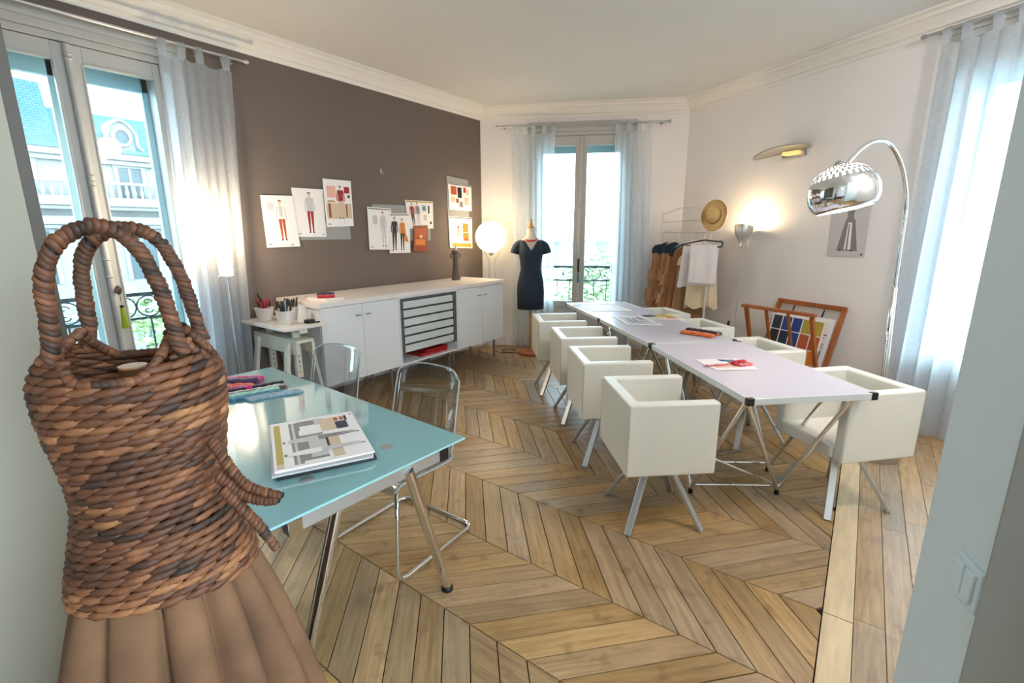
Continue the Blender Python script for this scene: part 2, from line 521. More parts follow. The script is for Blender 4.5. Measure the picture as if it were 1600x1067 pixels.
# cornice: one moulded length per wall
PROF = [(0, -0.15), (0.012, -0.15), (0.018, -0.138), (0.018, -0.118), (0.045, -0.112), (0.05, -0.10), (0.062, -0.085), (0.085, -0.07), (0.095, -0.055),
        (0.11, -0.05), (0.125, -0.042), (0.128, -0.022), (0.15, -0.018), (0.172, -0.012), (0.172, 0.0), (0, 0)]
def cornice(name, a, b, n, ma=0.0, mb_=0.0):
    d = (b - a).normalized()
    o = struct(name)
    m = MB()
    vs = [a + n * x - d * (-ma * x) + Vector((0, 0, CH + z)) for x, z in PROF] + [b + n * x - d * (mb_ * x) + Vector((0, 0, CH + z)) for x, z in PROF]
    k = len(PROF)
    m.add(vs, [(i, (i + 1) % k, k + (i + 1) % k, k + i) for i in range(k)])
    m.build('moulding', M_plaster, o, smooth=True)
def half(d0, d1):
    a = abs(d0.angle(d1)); return math.tan(a / 2)
dG = Vector((0, 1, 0))
m1 = half(dG, dF); m2 = half(dF, dR)
cornice('trim_1', Vector((GX, 0.3, 0)), c1, Vector((1, 0, 0)), 0, m1)
cornice('trim_2', c1, c2, nF, m1, m2)
cornice('trim_3', c2, c3, nR, m2, half(dR, Vector((0, -1, 0))))

# plinths
def plinth(name, a, b, n, gaps, h=0.19):
    d = (b - a).normalized(); L = (b - a).length
    o = struct(name, (a.x, a.y, 0), math.atan2(d.y, d.x))
    m = MB(); xs = [0]
    for g0, g1 in gaps: xs += [g0, g1]
    xs.append(L)
    for i in range(0, len(xs), 2):
        if xs[i + 1] - xs[i] > 0.02:
            m.bx(xs[i], xs[i + 1], -0.02, 0, 0, h - 0.03); m.bx(xs[i], xs[i + 1], -0.012, 0, h - 0.03, h)
    m.build('skirting_board', M_white, o, bevel=0.004)
plinth('baseboard_left', Vector((GX, 0.31, 0)), c1, None, [(0.10, 1.36)])
plinth('baseboard_far', c1, c2, None, [(0.68, 2.01)])
plinth('baseboard_right', c2, c3, None, [(2.70, 4.09)])

# partition at the left edge of the view: cream end wall with a dark painted corner strip
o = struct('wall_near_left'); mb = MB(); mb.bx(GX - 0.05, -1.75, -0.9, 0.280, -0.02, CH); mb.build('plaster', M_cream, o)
o = struct('trim_4'); mb = MB(); mb.bx(-1.79, -1.752, 0.280, 0.3065, 0, CH); mb.bx(GX, -1.79, 0.280, 0.300, 0, CH); mb.build('corner_strip', M_dark, o, bevel=0.002)
# near right: pale jamb and the grey door edge beyond it
o = struct('wall_near_right'); mb = MB()
R1, R2 = (0.190, 1.345), (0.2655, 1.135)
mb.prism([R2, (0.60, 1.0), (1.69, 1.0), (1.69, 1.55), (0.262, 1.47), R1], -0.02, CH)
mb.build('plaster', M_jamb, o)
o = struct('door_1', (0.2665, 1.128, 0), math.atan2(-0.19, 0.31))
mb = MB(); mb.bx(0.0, 0.75, -0.045, -0.003, 0.02, 2.5); mb.build('door_leaf', M_door, o, bevel=0.003)
mb = MB(); mb.bx(0.105, 0.17, -0.058, -0.045, 0.02, 2.5); mb.build('moulding', M_jamb, o, bevel=0.004)

# ------------------------------------------------------------------ windows
def french_window(name, origin, yw, W, ztop, sill=0.62, glass_top=2.69, outer=(0.30, 2.66, 0.07)):
    o = struct(name, (origin.x, origin.y, 0), yw)
    m = MB()                                                     # architrave on the room side
    a = 0.11
    for x0, x1 in ((-a, 0.0), (W, W + a)):
        m.bx(x0, x1, -0.022, 0, 0, ztop + 0.02); m.bx(x0 + 0.02, x1 - 0.02, -0.034, -0.022, 0, ztop)
    m.bx(-a, W + a, -0.030, 0, ztop, ztop + 0.05); m.bx(-a - 0.01, W + a + 0.01, -0.045, 0, ztop + 0.05, ztop + 0.075); m.bx(-a, W + a, -0.03, 0, ztop + 0.075, ztop + 0.12)
    m.build('architrave', M_winpaint, o, bevel=0.004)
    m = MB(); f = 0.028; zt = ztop - 0.045
    m.bx(0, f, 0.0, 0.40, 0.02, ztop); m.bx(W - f, W, 0.0, 0.40, 0.02, ztop); m.bx(f, W - f, 0.0, 0.40, zt, ztop); m.bx(f, W - f, 0.0, 0.42, 0.0, 0.05)
    m.build('window_frame', M_winpaint, o, bevel=0.003)
    c = W / 2
    for k, (x0, x1) in enumerate(((f + 0.003, c - 0.002), (c + 0.002, W - f - 0.003))):
        m = MB(); si = 0.076; so = 0.045
        g0, g1 = (x0 + so, x1 - si) if k == 0 else (x0 + si, x1 - so)
        y0, y1 = 0.012, 0.058
        m.bx(x0, g0, y0, y1, 0.055, zt - 0.004); m.bx(g1, x1, y0, y1, 0.055, zt - 0.004)
        m.bx(g0, g1, y0, y1, glass_top, zt - 0.004); m.bx(g0, g1, y0, y1, 0.055, 0.17); m.bx(g0, g1, y0, y1, sill - 0.08, sill)
        m.bx(g0, g1, y0 + 0.015, y1 - 0.01, 0.17, sill - 0.08)
        for (u0, u1, v0, v1) in ((g0 - .012, g0, sill, glass_top), (g1, g1 + .012, sill, glass_top), (g0, g1, glass_top, glass_top + .012)):
            m.bx(u0, u1, y0 - 0.006, y0, v0, v1)
        sh = m.build('sash', M_winpaint, o, bevel=0.003)
        m = MB(); m.bx(g0 - 0.005, g1 + 0.005, 0.032, 0.037, sill - 0.004, glass_top + 0.004); m.build('pane', M_pane, sh)
    m = MB(); m.tube([(c, 0.0, 0.06), (c, 0.0, zt - 0.01)], 0.021, 12)
    for z in (0.7, 1.30, 1.42, 1.92, 1.95, 1.99, zt - 0.10, zt - 0.07):
        m.lathe([(0.021, z - 0.008), (0.028, z), (0.021, z + 0.008)], 12, (c, 0, 0))
    m.build('astragal', M_winpaint, o, smooth=True)
    if outer:
        oy, ot, ow = outer
        m = MB()
        m.bx(f, f + ow * 0.6, oy, oy + 0.05, 0.05, zt); m.bx(W - f - ow * 0.6, W - f, oy, oy + 0.05, 0.05, zt)
        m.bx(c - 0.058, c + 0.058, oy, oy + 0.05, 0.05, zt); m.bx(f, W - f, oy, oy + 0.05, ot, zt); m.bx(f, W - f, oy, oy + 0.05, 0.05, 0.25)
        m.build('outer_frame', M_winout, o, bevel=0.003)
        m = MB(); m.bx(f + ow * 0.6, W - f - ow * 0.6, oy + 0.02, oy + 0.025, 0.25, ot); m.build('outer_pane', M_pane, o)
    return o
win1 = french_window('window_1', Vector((GX, WIN1[0], 0)), PI / 2, WIN1[1] - WIN1[0], WIN1[3], 0.62, 2.70)
p = onF(WIN2[0]); win2 = french_window('window_2', p, FAR_YAW, WIN2[1] - WIN2[0], WIN2[3], 0.66, 2.71)
p = onR(WIN3[0]); win3 = french_window('window_3', p, RIGHT_YAW, WIN3[1] - WIN3[0], WIN3[3], 0.62, 2.70)

# portals let the sky light in cleanly (they give off no light themselves)
def portal(loc, d, w, h):
    o = light('window_portal', 'AREA', loc, 1.0, size=(w, h), rot=aim(d))
    o.data.cycles.is_portal = True
portal((GX - 0.42, 1.05, 1.44), (1, 0, 0), 1.1, 2.85)
q = onF(1.345, -0.42, 1.45); portal(q, nF, 1.17, 2.85)
q = onR(3.39, -0.42, 1.48); portal(q, nR, 1.15, 2.95)
portal((c3.x + 0.42, c3.y - 4.2, 1.4), (-1, 0, 0), 1.6, 2.6)  # portal for the added east opening
# unseen fill lights added behind the viewpoint and behind the right jamb
light('entrance_fill_light', 'POINT', (-0.2, -1.0, 2.8), 12, (1.0, 0.94, 0.90), size=0.15)
light('alcove_fill_light', 'POINT', (1.15, 2.7, 2.95), 52, (1.0, 0.94, 0.90), size=0.15)

# ------------------------------------------------------------------ floor: chevron parquet, threshold strip, straight boards
floor = struct('floor')
mb = MB(); mb.prism(big, -0.06, -0.012); mb.build('subfloor', M_joint, floor)

def clip(poly, n, d):
    out = []
    for i in range(len(poly)):
        a, b = poly[i], poly[(i + 1) % len(poly)]
        da = a[0] * n[0] + a[1] * n[1] - d; db = b[0] * n[0] + b[1] * n[1] - d
        if da >= 0: out.append(a)
        if (da >= 0) != (db >= 0):
            t = da / (da - db); out.append((a[0] + (b[0] - a[0]) * t, a[1] + (b[1] - a[1]) * t))
    return out
EDGES = []
for i in range(5):
    a, b = ROOM[i], ROOM[(i + 1) % 5]
    n = Vector((-(b[1] - a[1]), b[0] - a[0])).normalized(); EDGES.append((n, n.x * a[0] + n.y * a[1] - 0.015))
def area(p): return 0.5 * sum(p[i][0] * p[(i + 1) % len(p)][1] - p[(i + 1) % len(p)][0] * p[i][1] for i in range(len(p)))
def shrink(p, g):
    """inset a convex counter-clockwise polygon"""
    out = []
    q = p
    for i in range(len(p)):
        a, b = p[i], p[(i + 1) % len(p)]
        e = Vector((b[0] - a[0], b[1] - a[1]))
        if e.length < 1e-5: continue
        n = Vector((-e.y, e.x)).normalized()
        q = clip(q, n, n.x * a[0] + n.y * a[1] + g)
        if len(q) < 3: return []
    return q
_cx, _cy = _m @ Vector((1, 0, 0)), _m @ Vector((0, 1, 0)); _cz = -(_m @ Vector((0, 0, 1)))
def project(P):
    v = Vector(P) - Vector((0, 0, CAM_H)); z = v.dot(_cz)
    if z < 0.05: return None
    return 800 + 742.4 * v.dot(_cx) / z, 533.5 - 742.4 * v.dot(_cy) / z
def seen_area(poly):
    pr = [project((x, y, 0)) for x, y in poly]
    if any(q is None for q in pr): return 0
    cx_ = sum(q[0] for q in pr) / len(pr); cy_ = sum(q[1] for q in pr) / len(pr)
    if not (-40 < cx_ < 1640 and 380 < cy_ < 1110): return 0
    return abs(area(pr))
planks = []            # (polygon, grain angle)
seams = [1.244 + 0.4815 * k for k in range(-3, 12)]
seams = [0.0 for _ in seams]
base = {0: 1.244, 1: 1.709, 2: 2.196, 3: 2.694, 4: 3.160}
seams = [base.get(k, 1.244 + 0.479 * k) for k in range(-3, 12)]
SH = 0.436; PW = 0.1453
for bi in range(len(seams) - 1):
    k = bi - 3
    ya, yb = seams[bi], seams[bi + 1]
    # joints sit at x0 on even seams and x0+SH on odd ones
    xa, xb = (0.0, SH) if k % 2 == 0 else (SH, 0.0)
    n0 = int((GX - 1.2 + 1.145) / PW) - 2
    for j in range(n0, 14):
        x0 = -1.145 + j * PW
        P = [(x0 + xa, ya), (x0 + PW + xa, ya), (x0 + PW + xb, yb), (x0 + xb, yb)]
        ang = math.atan2(yb - ya, xb - xa)
        P = clip(P, (-1, 0), -0.043)
        for n, d in EDGES:
            if len(P) >= 3: P = clip(P, n, d)
        if len(P) >= 3: P = shrink(P, 0.0020)
        if len(P) >= 3 and abs(area(P)) > 4e-4: planks.append((P, ang))
straight = []
xw = [0.152, 0.262, 0.268, 0.372, 0.478, 0.585, 0.692, 0.80, 0.91, 1.02, 1.13, 1.24, 1.36, 1.48, 1.60]
xs_ = [0.153] + [0.153 + 0.107 * i for i in range(1, 15)]
rr = random.Random(3)
for i in range(len(xs_) - 1):
    y = -1.0 + rr.uniform(0, 0.8)
    while y < 6:
        L = rr.uniform(0.9, 1.6)
        if i == 0 and y < 2.2 < y + L: L = 2.23 - y if 2.23 - y > 0.3 else L
        P = [(xs_[i], y), (xs_[i + 1], y), (xs_[i + 1], y + L), (xs_[i], y + L)]
        for n, d in EDGES:
            if len(P) >= 3: P = clip(P, n, d)
        if len(P) >= 3: P = shrink(P, 0.0009)
        if len(P) >= 3: straight.append((P, PI / 2))
        y += L
allp = [(seen_area(P), P, a) for P, a in planks + straight]
allp.sort(key=lambda q: -q[0])
rest = MB()
def plank_mb(m, P, ang, zt):
    n = len(P)
    c, s = math.cos(-ang), math.sin(-ang)
    cx_ = sum(q[0] for q in P) / n; cy_ = sum(q[1] for q in P) / n
    loc = [((x - cx_) * c - (y - cy_) * s, (x - cx_) * s + (y - cy_) * c) for x, y in P]
    g = 0.0012
    top = shrink(loc, g)
    if len(top) != n: top = loc
    vs = [(x, y, -0.012) for x, y in loc] + [(x, y, zt - 0.0012) for x, y in loc] + [(x, y, zt) for x, y in top]
    fs = [(i, (i + 1) % n, n + (i + 1) % n, n + i) for i in range(n)] + [(n + i, n + (i + 1) % n, 2 * n + (i + 1) % n, 2 * n + i) for i in range(n)] + [tuple(range(2 * n, 3 * n))]
    m.add(vs, fs)
    return cx_, cy_
for i, (ar, P, ang) in enumerate(allp):
    zt = rr.uniform(-0.0012, 0.0)
    if area(P) < 0: P = P[::-1]
    if i < 296:
        m = MB(); cx_, cy_ = plank_mb(m, P, ang, zt)
        o = m.build('plank', M_oak, floor, fix=False); o.location = (cx_, cy_, 0); o.rotation_euler = (0, 0, ang)
    else:
        m = MB(); cx_, cy_ = plank_mb(m, P, ang, zt)
        M4 = Matrix.Translation((cx_, cy_, 0)) @ Matrix.Rotation(ang, 4, 'Z')
        rest.add([M4 @ v for v in m.v], m.f)
o = rest.build('small_planks', M_oak, floor, fix=False); o['kind'] = 'stuff'
# pale worn threshold timber, in two lengths
for y0, y1 in ((-1.0, 2.19), (2.195, 6.0)):
    P = [(0.0455, y0), (0.1515, y0), (0.1515, y1), (0.0455, y1)]
    for n, d in EDGES: P = clip(P, n, d)
    m = MB(); m.prism(P, -0.012, 0.0015); o = m.build('threshold_board', M_kerb, floor, bevel=0.0015)
    o['label'] = 'pale worn threshold board'
# ------------------------------------------------------------------ outside: street, facades, trees, balcony railings
st = struct('street'); mb = MB(); mb.bx(-90, 60, -40, 110, -14.2, -14.0); mb.build('ground', mat('street_asphalt', sr(110, 110, 106), 0.9), st)

M_slate = mat('blue_grey_slate', sr(70, 128, 140), 0.7)
def slate():
    m = M_slate; nt = m.node_tree; b = nt.nodes['Principled BSDF']
    tc = nt.nodes.new('ShaderNodeTexCoord'); mp = nt.nodes.new('ShaderNodeMapping')
    mp.inputs['Rotation'].default_value = (0, R(90), R(90))
    br = nt.nodes.new('ShaderNodeTexBrick'); br.inputs['Scale'].default_value = 2.6; br.inputs['Mortar Size'].default_value = 0.03
    br.inputs['Color1'].default_value = sr(40, 78, 88); br.inputs['Color2'].default_value = sr(52, 92, 102); br.inputs['Mortar'].default_value = sr(24, 52, 62)
    sp = nt.nodes.new('ShaderNodeSeparateXYZ'); cb = nt.nodes.new('ShaderNodeCombineXYZ')
    nt.links.new(tc.outputs['Object'], sp.inputs[0]); nt.links.new(sp.outputs[1], cb.inputs[0]); nt.links.new(sp.outputs[2], cb.inputs[1])
    nt.links.new(cb.outputs[0], br.inputs['Vector']); nt.links.new(br.outputs['Color'], b.inputs['Base Color'])
slate()
M_facwin = mat('dark_window_opening', sr(40, 60, 66), 0.3)
M_zinc = mat('zinc_gutter', sr(60, 110, 130), 0.5, metal=0.3)

fb = thing('apartment_building', 'pale stone apartment building with slate mansard roof and round dormer across the street', 'building', (-24.0, 6.0, 0))
m = MB(); m.bx(-8, 0, -14, 14, -14, 4.42); m.build('facade_wall', M_stone, fb)
m = MB()
for ya_, yb_, zt_ in ((-14, -1.0, 6.95), (-1.0, 14, 6.15)):
    m.add([(0.05, ya_, 4.6), (0.05, yb_, 4.6), (-0.9, yb_, zt_), (-0.9, ya_, zt_), (-5, yb_, zt_ + 0.25), (-5, ya_, zt_ + 0.25), (-8, ya_, 4.6), (-8, yb_, 4.6)], [(0, 1, 2, 3), (3, 2, 4, 5), (5, 4, 7, 6), (0, 3, 5, 6), (1, 7, 4, 2)])
m.build('slate_roof', M_slate, fb)
m = MB(); m.bx(-0.2, 0.32, -14, 14, 4.38, 4.62); m.bx(-0.2, 0.2, -14, 14, 4.2, 4.38); m.build('stone_cornice', M_stone, fb, bevel=0.04)
m = MB(); m.bx(0.05, 0.36, -14, 14, 4.62, 4.75); m.build('gutter', M_zinc, fb)
for z0, z1, d in ((2.62, 2.86, 0.75), (1.95, 2.25, 0.45), (-1.6, -1.3, 0.6), (-5.0, -4.8, 0.4)):
    m = MB(); m.bx(-0.1, d, -14, 14, z0, z1); m.bx(-0.1, d - 0.12, -14, 14, z0 - 0.14, z0); m.build('string_course', M_stone, fb, bevel=0.03)
m = MB(); m.bx(0.55, 0.72, -14, 14, 3.42, 3.52); m.bx(0.55, 0.72, -14, 14, 2.86, 2.94)
m.build('balustrade_rail', M_stone, fb)
for i in range(64):
    if i == 0:
        m = MB(); m.lathe([(0.05, 2.94), (0.035, 3.0), (0.075, 3.12), (0.04, 3.28), (0.05, 3.42)], 8, (0, 0, 0)); bal = m.build('baluster', M_stone, fb, smooth=True)
        bal.location = (0.63, -8, 0)
    else:
        c = bal.copy(); COL.objects.link(c); c.parent = fb; c.location = (0.63, -8 + i * 0.24, 0)
for (y, z, w, h, fr) in ((1.0, 3.45, 0.75, 1.35, 1), (-2.2, 3.45, 0.75, 1.35, 1), (-5.4, 3.45, 0.75, 1.35, 1), (4.2, 3.45, 0.75, 1.35, 1),
                         (1.0, 0.75, 0.95, 1.9, 1), (-2.2, 0.75, 0.95, 1.9, 1), (4.2, 0.75, 0.95, 1.9, 1), (-0.9, -2.9, 0.95, 2.0, 1), (1.0, -2.9, 0.95, 2.0, 1)):
    m = MB(); m.bx(-0.02, 0.09, y - w / 2 - .16, y + w / 2 + .16, z + h / 2, z + h / 2 + .2); m.bx(-0.02, 0.07, y - w / 2 - .14, y - w / 2, z - h / 2, z + h / 2); m.bx(-0.02, 0.07, y + w / 2, y + w / 2 + .14, z - h / 2, z + h / 2)
    m.bx(0.0, 0.04, y - 0.04, y + 0.04, z - h / 2, z + h / 2)
    wn = m.build('window_surround', M_stone, fb)
    m = MB(); m.bx(-0.01, 0.02, y - w / 2, y + w / 2, z - h / 2, z + h / 2); m.build('pane', M_facwin, wn)
def dormer(y):
    m = MB(); m.bx(-1.2, 0.12, y - 0.62, y + 0.62, 4.7, 5.75)
    m.tube([(-0.9, y, 5.75), (0.16, y, 5.75)], 0.64, 24)
    dm = m.build('dormer', M_stone, fb)
    m = MB(); m.tube([Vector((0.2, y + 0.42 * math.cos(a), 5.45 + 0.42 * math.sin(a))) for a in [2 * PI * k / 24 for k in range(24)]], 0.09, 8, closed=True); m.build('round_moulding', M_stone, dm, smooth=True)
    m = MB(); m.tube([(0.14, y, 5.45), (0.18, y, 5.45)], 0.36, 24); m.build('round_pane', M_facwin, dm)
    m = MB(); m.tube(smooth_path([(0.2, y - 0.95, 4.85), (0.2, y - 0.72, 5.1), (0.2, y - 0.7, 5.6), (0.2, y - 0.45, 6.05), (0.2, y, 6.3), (0.2, y + 0.45, 6.05), (0.2, y + 0.7, 5.6), (0.2, y + 0.72, 5.1), (0.2, y + 0.95, 4.85)], 4), 0.09, 8); m.build('scrolled_pediment', M_stone, dm, smooth=True)
dormer(0.9); dormer(-3.0)
for o_ in [c for c in fb.children if c.name.startswith('dormer')]:
    for q_ in [o_] + list(o_.children):
        yc = 0.9 if '.' not in o_.name else -3.0
        for v_ in q_.data.vertices:
            v_.co.y = yc + (v_.co.y - yc) * 0.66; v_.co.z = 4.7 + (v_.co.z - 4.7) * 0.72
for y in (-1.9, 4.6):
    m = MB(); m.bx(-3.4, -2.6, y - 0.9, y + 0.9, 5.2, 7.5); ch = m.build('chimney_stack', M_stone, fb)
    m = MB()
    for k in range(4): m.lathe([(0.12, 7.5), (0.1, 7.9)], 8, (-3.0, y - 0.6 + 0.4 * k, 0))
    m.build('chimney_pots', mat('clay_pots', sr(150, 110, 90), 0.8), ch)

# pale facade seen through the far window
q = onF(1.3, -34.0)
fb2 = thing('apartment_building', 'very pale hazy apartment building far beyond the middle window', 'building', (q.x, q.y, 0), FAR_YAW)
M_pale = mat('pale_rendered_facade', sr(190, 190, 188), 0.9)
m = MB(); m.bx(-16, 16, 0, 8, -14, 3.4); m.build('facade_wall', M_pale, fb2)
m = MB(); m.bx(-16.2, 16.2, -0.4, 0, 3.2, 3.5); m.bx(-16, 16, -0.5, 0, 1.0, 1.15); m.build('stone_cornice', M_pale, fb2)
for x in range(-12, 13, 2):
    m = MB(); m.bx(x - 0.5, x + 0.5, -0.08, -0.01, -1.2, 0.8); m.build('window_surround', M_stone, fb2)

# trees below
M_leaf = mat('pale_green_leaves', sr(112, 134, 84), 0.7, var=0.3, vscale=3)
M_leaf.node_tree.nodes['Principled BSDF'].inputs['Transmission Weight'].default_value = 0.0
M_bark = mat('grey_bark', sr(110, 100, 88), 0.9)
M_leaf2 = mat('hazy_green_leaves', sr(150, 166, 128), 0.7, var=0.2, vscale=3)  # paler leaf copy: glow of the sky put into the colour
def tree(label, x, y, ztop, r, seed, n=3400):
    t = thing('street_tree', label, 'tree', (x, y, -14.0), 0, 'street trees below the windows')
    m = MB(); m.tube([(0, 0, 0), (0.1, 0, 6), (0, 0.1, ztop + 14 - r)], [0.25, 0.2, 0.1], 8)
    rg = random.Random(seed)
    for k in range(5):
        a = rg.uniform(0, 6.28); m.tube([(0, 0, ztop + 14 - 2 * r), (math.cos(a) * r * 0.5, math.sin(a) * r * 0.5, ztop + 14 - r * 0.9)], [0.1, 0.04], 6)
    m.build('trunk', M_bark, t, smooth=True)
    m = MB()
    for k in range(n):
        while True:
            v = Vector((rg.uniform(-1, 1), rg.uniform(-1, 1), rg.uniform(-1, 1)))
            if 0.35 < v.length < 1: break
        v *= 0.75 + 0.3 * noise.noise(v * 2.3 + Vector((seed, 0, 0)))
        p = Vector((v.x * r, v.y * r, v.z * r * 1.15 + ztop + 14 - r * 1.05))
        s = rg.uniform(0.07, 0.15)
        e = Matrix.Rotation(rg.uniform(0, 6.28), 3, 'Z') @ Matrix.Rotation(rg.uniform(-1.2, 1.2), 3, 'X')
        m.add([p + e @ Vector(q) * s for q in ((-1, 0, 0), (0, -0.6, 0.1), (1, 0, 0), (0, 0.6, 0.1))], [(0, 1, 2, 3)])
    o = m.build('foliage', M_leaf if seed < 3 else M_leaf2, t, fix=False)
    o['kind'] = 'stuff'
tree('light green tree showing low in the right leaf of the left-hand window', -13.0, 4.3, 0.75, 2.6, 1)
tree('light green tree crown low in the narrow left pane of the left-hand window', -14.6, -0.6, 0.6, 2.5, 2)
q = onF(2.1, -10.0); tree('pale green tree to the right of the central post of the middle window', q.x, q.y, 1.35, 2.1, 3)
q = onF(-2.2, -12.0); tree('pale green tree to the left of the central post of the middle window', q.x, q.y, 1.2, 1.9, 4)

# balcony railings
def railing(label, origin, yw, x0, x1):
    t = thing('balcony_railing', label, 'railing', (origin.x, origin.y, 0), yw)
    m = MB(); m.bx(x0, x1, -0.02, 0.02, 1.085, 1.115); m.bx(x0, x1, -0.014, 0.014, 0.885, 0.905); m.bx(x0, x1, -0.014, 0.014, 0.10, 0.12)
    m.build('rail', M_iron, t)
    n = int((x1 - x0) / 0.19)
    first = None
    for i in range(n + 1):
        x = x0 + 0.095 + i * (x1 - x0 - 0.19) / n
        if first is None:
            m = MB(); a = 0.09
            m.tube([(0.088 * math.cos(2 * PI * k / 20), 0, 0.995 + 0.088 * math.sin(2 * PI * k / 20)) for k in range(20)], 0.006, 6, closed=True)
            for sz in (-1, 1):
                pts = []
                for k in range(16):
                    th = k / 15 * 3.6 * PI / 2; rr_ = 0.036 * (1 - k / 20)
                    pts.append((0.02 + rr_ * math.cos(th) - 0.03, 0, 0.995 + sz * (0.035 + rr_ * math.sin(th) * 0.8)))
                m.tube(pts, 0.005, 5)
            first = m.build('scroll_ring', M_iron, t, smooth=True); first.location = (x, 0, 0)
            m = MB(); m.bx(-0.006, 0.006, -0.006, 0.006, 0.12, 0.886); b0 = m.build('baluster', M_iron, t); b0.location = (x, 0, 0)
        else:
            for s in (first, b0):
                c = s.copy(); COL.objects.link(c); c.parent = t; c.location = (x, 0, 0)
    for x in (x0, x1):
        m = MB(); m.bx(x - 0.015, x + 0.015, -0.015, 0.015, 0.0, 1.13); m.build('post', M_iron, t)
railing('wrought iron balcony railing with scrolls outside the left-hand window', Vector((GX - 0.58, 0, 0)), PI / 2, -0.3, 2.6)
railing('wrought iron balcony railing outside the middle window', onF(0, -0.58), FAR_YAW, 0.2, 2.6)
for nm, org, yw, x0, x1 in (('balcony slab', Vector((GX - 0.4, 0, 0)), PI / 2, -0.4, 2.7), ('x', onF(0, -0.4), FAR_YAW, 0.1, 2.7)):
    o = struct('balcony_floor', (org.x, org.y, 0), yw); m = MB(); m.bx(x0, x1, 0, 0.28, -0.2, -0.002); m.build('slab', M_stone, o)
# ------------------------------------------------------------------ sideboard of three units
SBX0, SBX1 = -4.355, -3.68
def unit_cabinet(y0, y1, label):
    t = thing('sideboard_cabinet', label, 'cabinet', ((SBX0 + SBX1) / 2, (y0 + y1) / 2, 0), 0, 'white sideboard cabinets along the taupe wall')
    hx, hy = (SBX1 - SBX0) / 2, (y1 - y0) / 2
    m = MB(); m.bx(-hx, hx - 0.02, -hy, hy, 0.275, 0.978); m.build('body', M_whitefurn, t, bevel=0.002)
    for s in (-1, 1):
        m = MB(); a, b = (-hy + 0.002, -0.0015) if s < 0 else (0.0015, hy - 0.002)
        m.bx(hx - 0.02, hx, a, b, 0.277, 0.972); d = m.build('door', M_whitefurn, t, bevel=0.002)
        m = MB(); y = s * 0.055; m.tube([(hx, y - 0.018, 0.872), (hx + 0.016, y - 0.018, 0.872)], 0.004, 8); m.tube([(hx, y + 0.018, 0.872), (hx + 0.016, y + 0.018, 0.872)], 0.004, 8)
        m.bx(hx + 0.012, hx + 0.020, y - 0.026, y + 0.026, 0.866, 0.878); m.build('handle', M_steel, d, bevel=0.002)
    for sx, sy in ((-1, -1), (1, -1), (-1, 1), (1, 1)):
        m = MB(); m.bx(sx * (hx - 0.13) - 0.011, sx * (hx - 0.13) + 0.011, sy * (hy - 0.035) - 0.011, sy * (hy - 0.035) + 0.011, 0.0, 0.275); m.build('leg', M_steel, t, bevel=0.002)
    return t
unit_cabinet(2.245, 3.095, 'white two-door sideboard cabinet next to the trestle')
unit_cabinet(3.952, 4.80, 'white two-door sideboard cabinet beside the round ball lamp')
t = thing('drawer_unit', 'white open unit with dark grey frame and stacked shallow trays between the cabinets', 'cabinet', ((SBX0 + SBX1) / 2, 3.5235, 0))
hx, hy = (SBX1 - SBX0) / 2, 0.4265
m = MB(); m.bx(-hx, hx, -hy, -hy + 0.018, 0.275, 0.978); m.bx(-hx, hx, hy - 0.018, hy, 0.275, 0.978); m.bx(-hx, -hx + 0.02, -hy, hy, 0.275, 0.978)
m.bx(-hx, hx, -hy + 0.018, hy - 0.018, 0.275, 0.293); m.bx(-hx, hx, -hy + 0.018, hy - 0.018, 0.96, 0.978); m.build('body', M_whitefurn, t, bevel=0.002)
M_dframe = mat('dark_grey_tray_frame', sr(84, 88, 90), 0.5)
M_tray = mat('pale_tray_front', sr(206, 212, 212), 0.45)
m = MB()
for s in (-1, 1): m.bx(hx - 0.05, hx - 0.006, s * 0.385 - 0.022, s * 0.385 + 0.022, 0.385, 0.955)
m.bx(hx - 0.05, hx - 0.012, -0.375, 0.375, 0.935, 0.955)
for s in (-1, 1): m.bx(-hx + 0.03, hx - 0.05, s * 0.385 - 0.01, s * 0.385 + 0.01, 0.385, 0.40)
m.build('tray_frame', M_dframe, t)
for k in range(6):
    z = 0.40 + k * 0.091
    m = MB(); m.bx(hx - 0.30, hx - 0.016, -0.36, 0.36, z, z + 0.004); m.bx(hx - 0.022, hx - 0.014, -0.362, 0.362, z, z + 0.071); m.bx(hx - 0.30, hx - 0.292, -0.36, 0.36, z, z + 0.05)
    m.bx(hx - 0.30, hx - 0.02, -0.362, -0.354, z, z + 0.05); m.bx(hx - 0.30, hx - 0.02, 0.354, 0.362, z, z + 0.05)
    m.build('tray', M_tray, t)
for sx, sy in ((-1, -1), (1, -1), (-1, 1), (1, 1)):
    m = MB(); m.bx(sx * (hx - 0.13) - 0.011, sx * (hx - 0.13) + 0.011, sy * (hy - 0.035) - 0.011, sy * (hy - 0.035) + 0.011, 0.0, 0.275); m.build('leg', M_steel, t, bevel=0.002)
m = MB(); m.bx(-0.1, 0.19, -0.10, 0.30, 0.0, 0.028); m.bx(-0.08, 0.17, 0.0, 0.33, 0.028, 0.05)
o = m.build('red_folder', mat('red_card', sr(170, 36, 40), 0.5)); o.location = (-3.93, 3.52, 0.293); tag(o, 'red card folders lying in the bottom of the open tray unit', 'folder')
m = MB(); m.bx(SBX0, -3.665, 2.225, 4.815, 0.978, 1.022); o = m.build('long_worktop', M_whitetop, bevel=0.003); tag(o, 'long continuous white top slab over the three sideboard units', 'worktop')

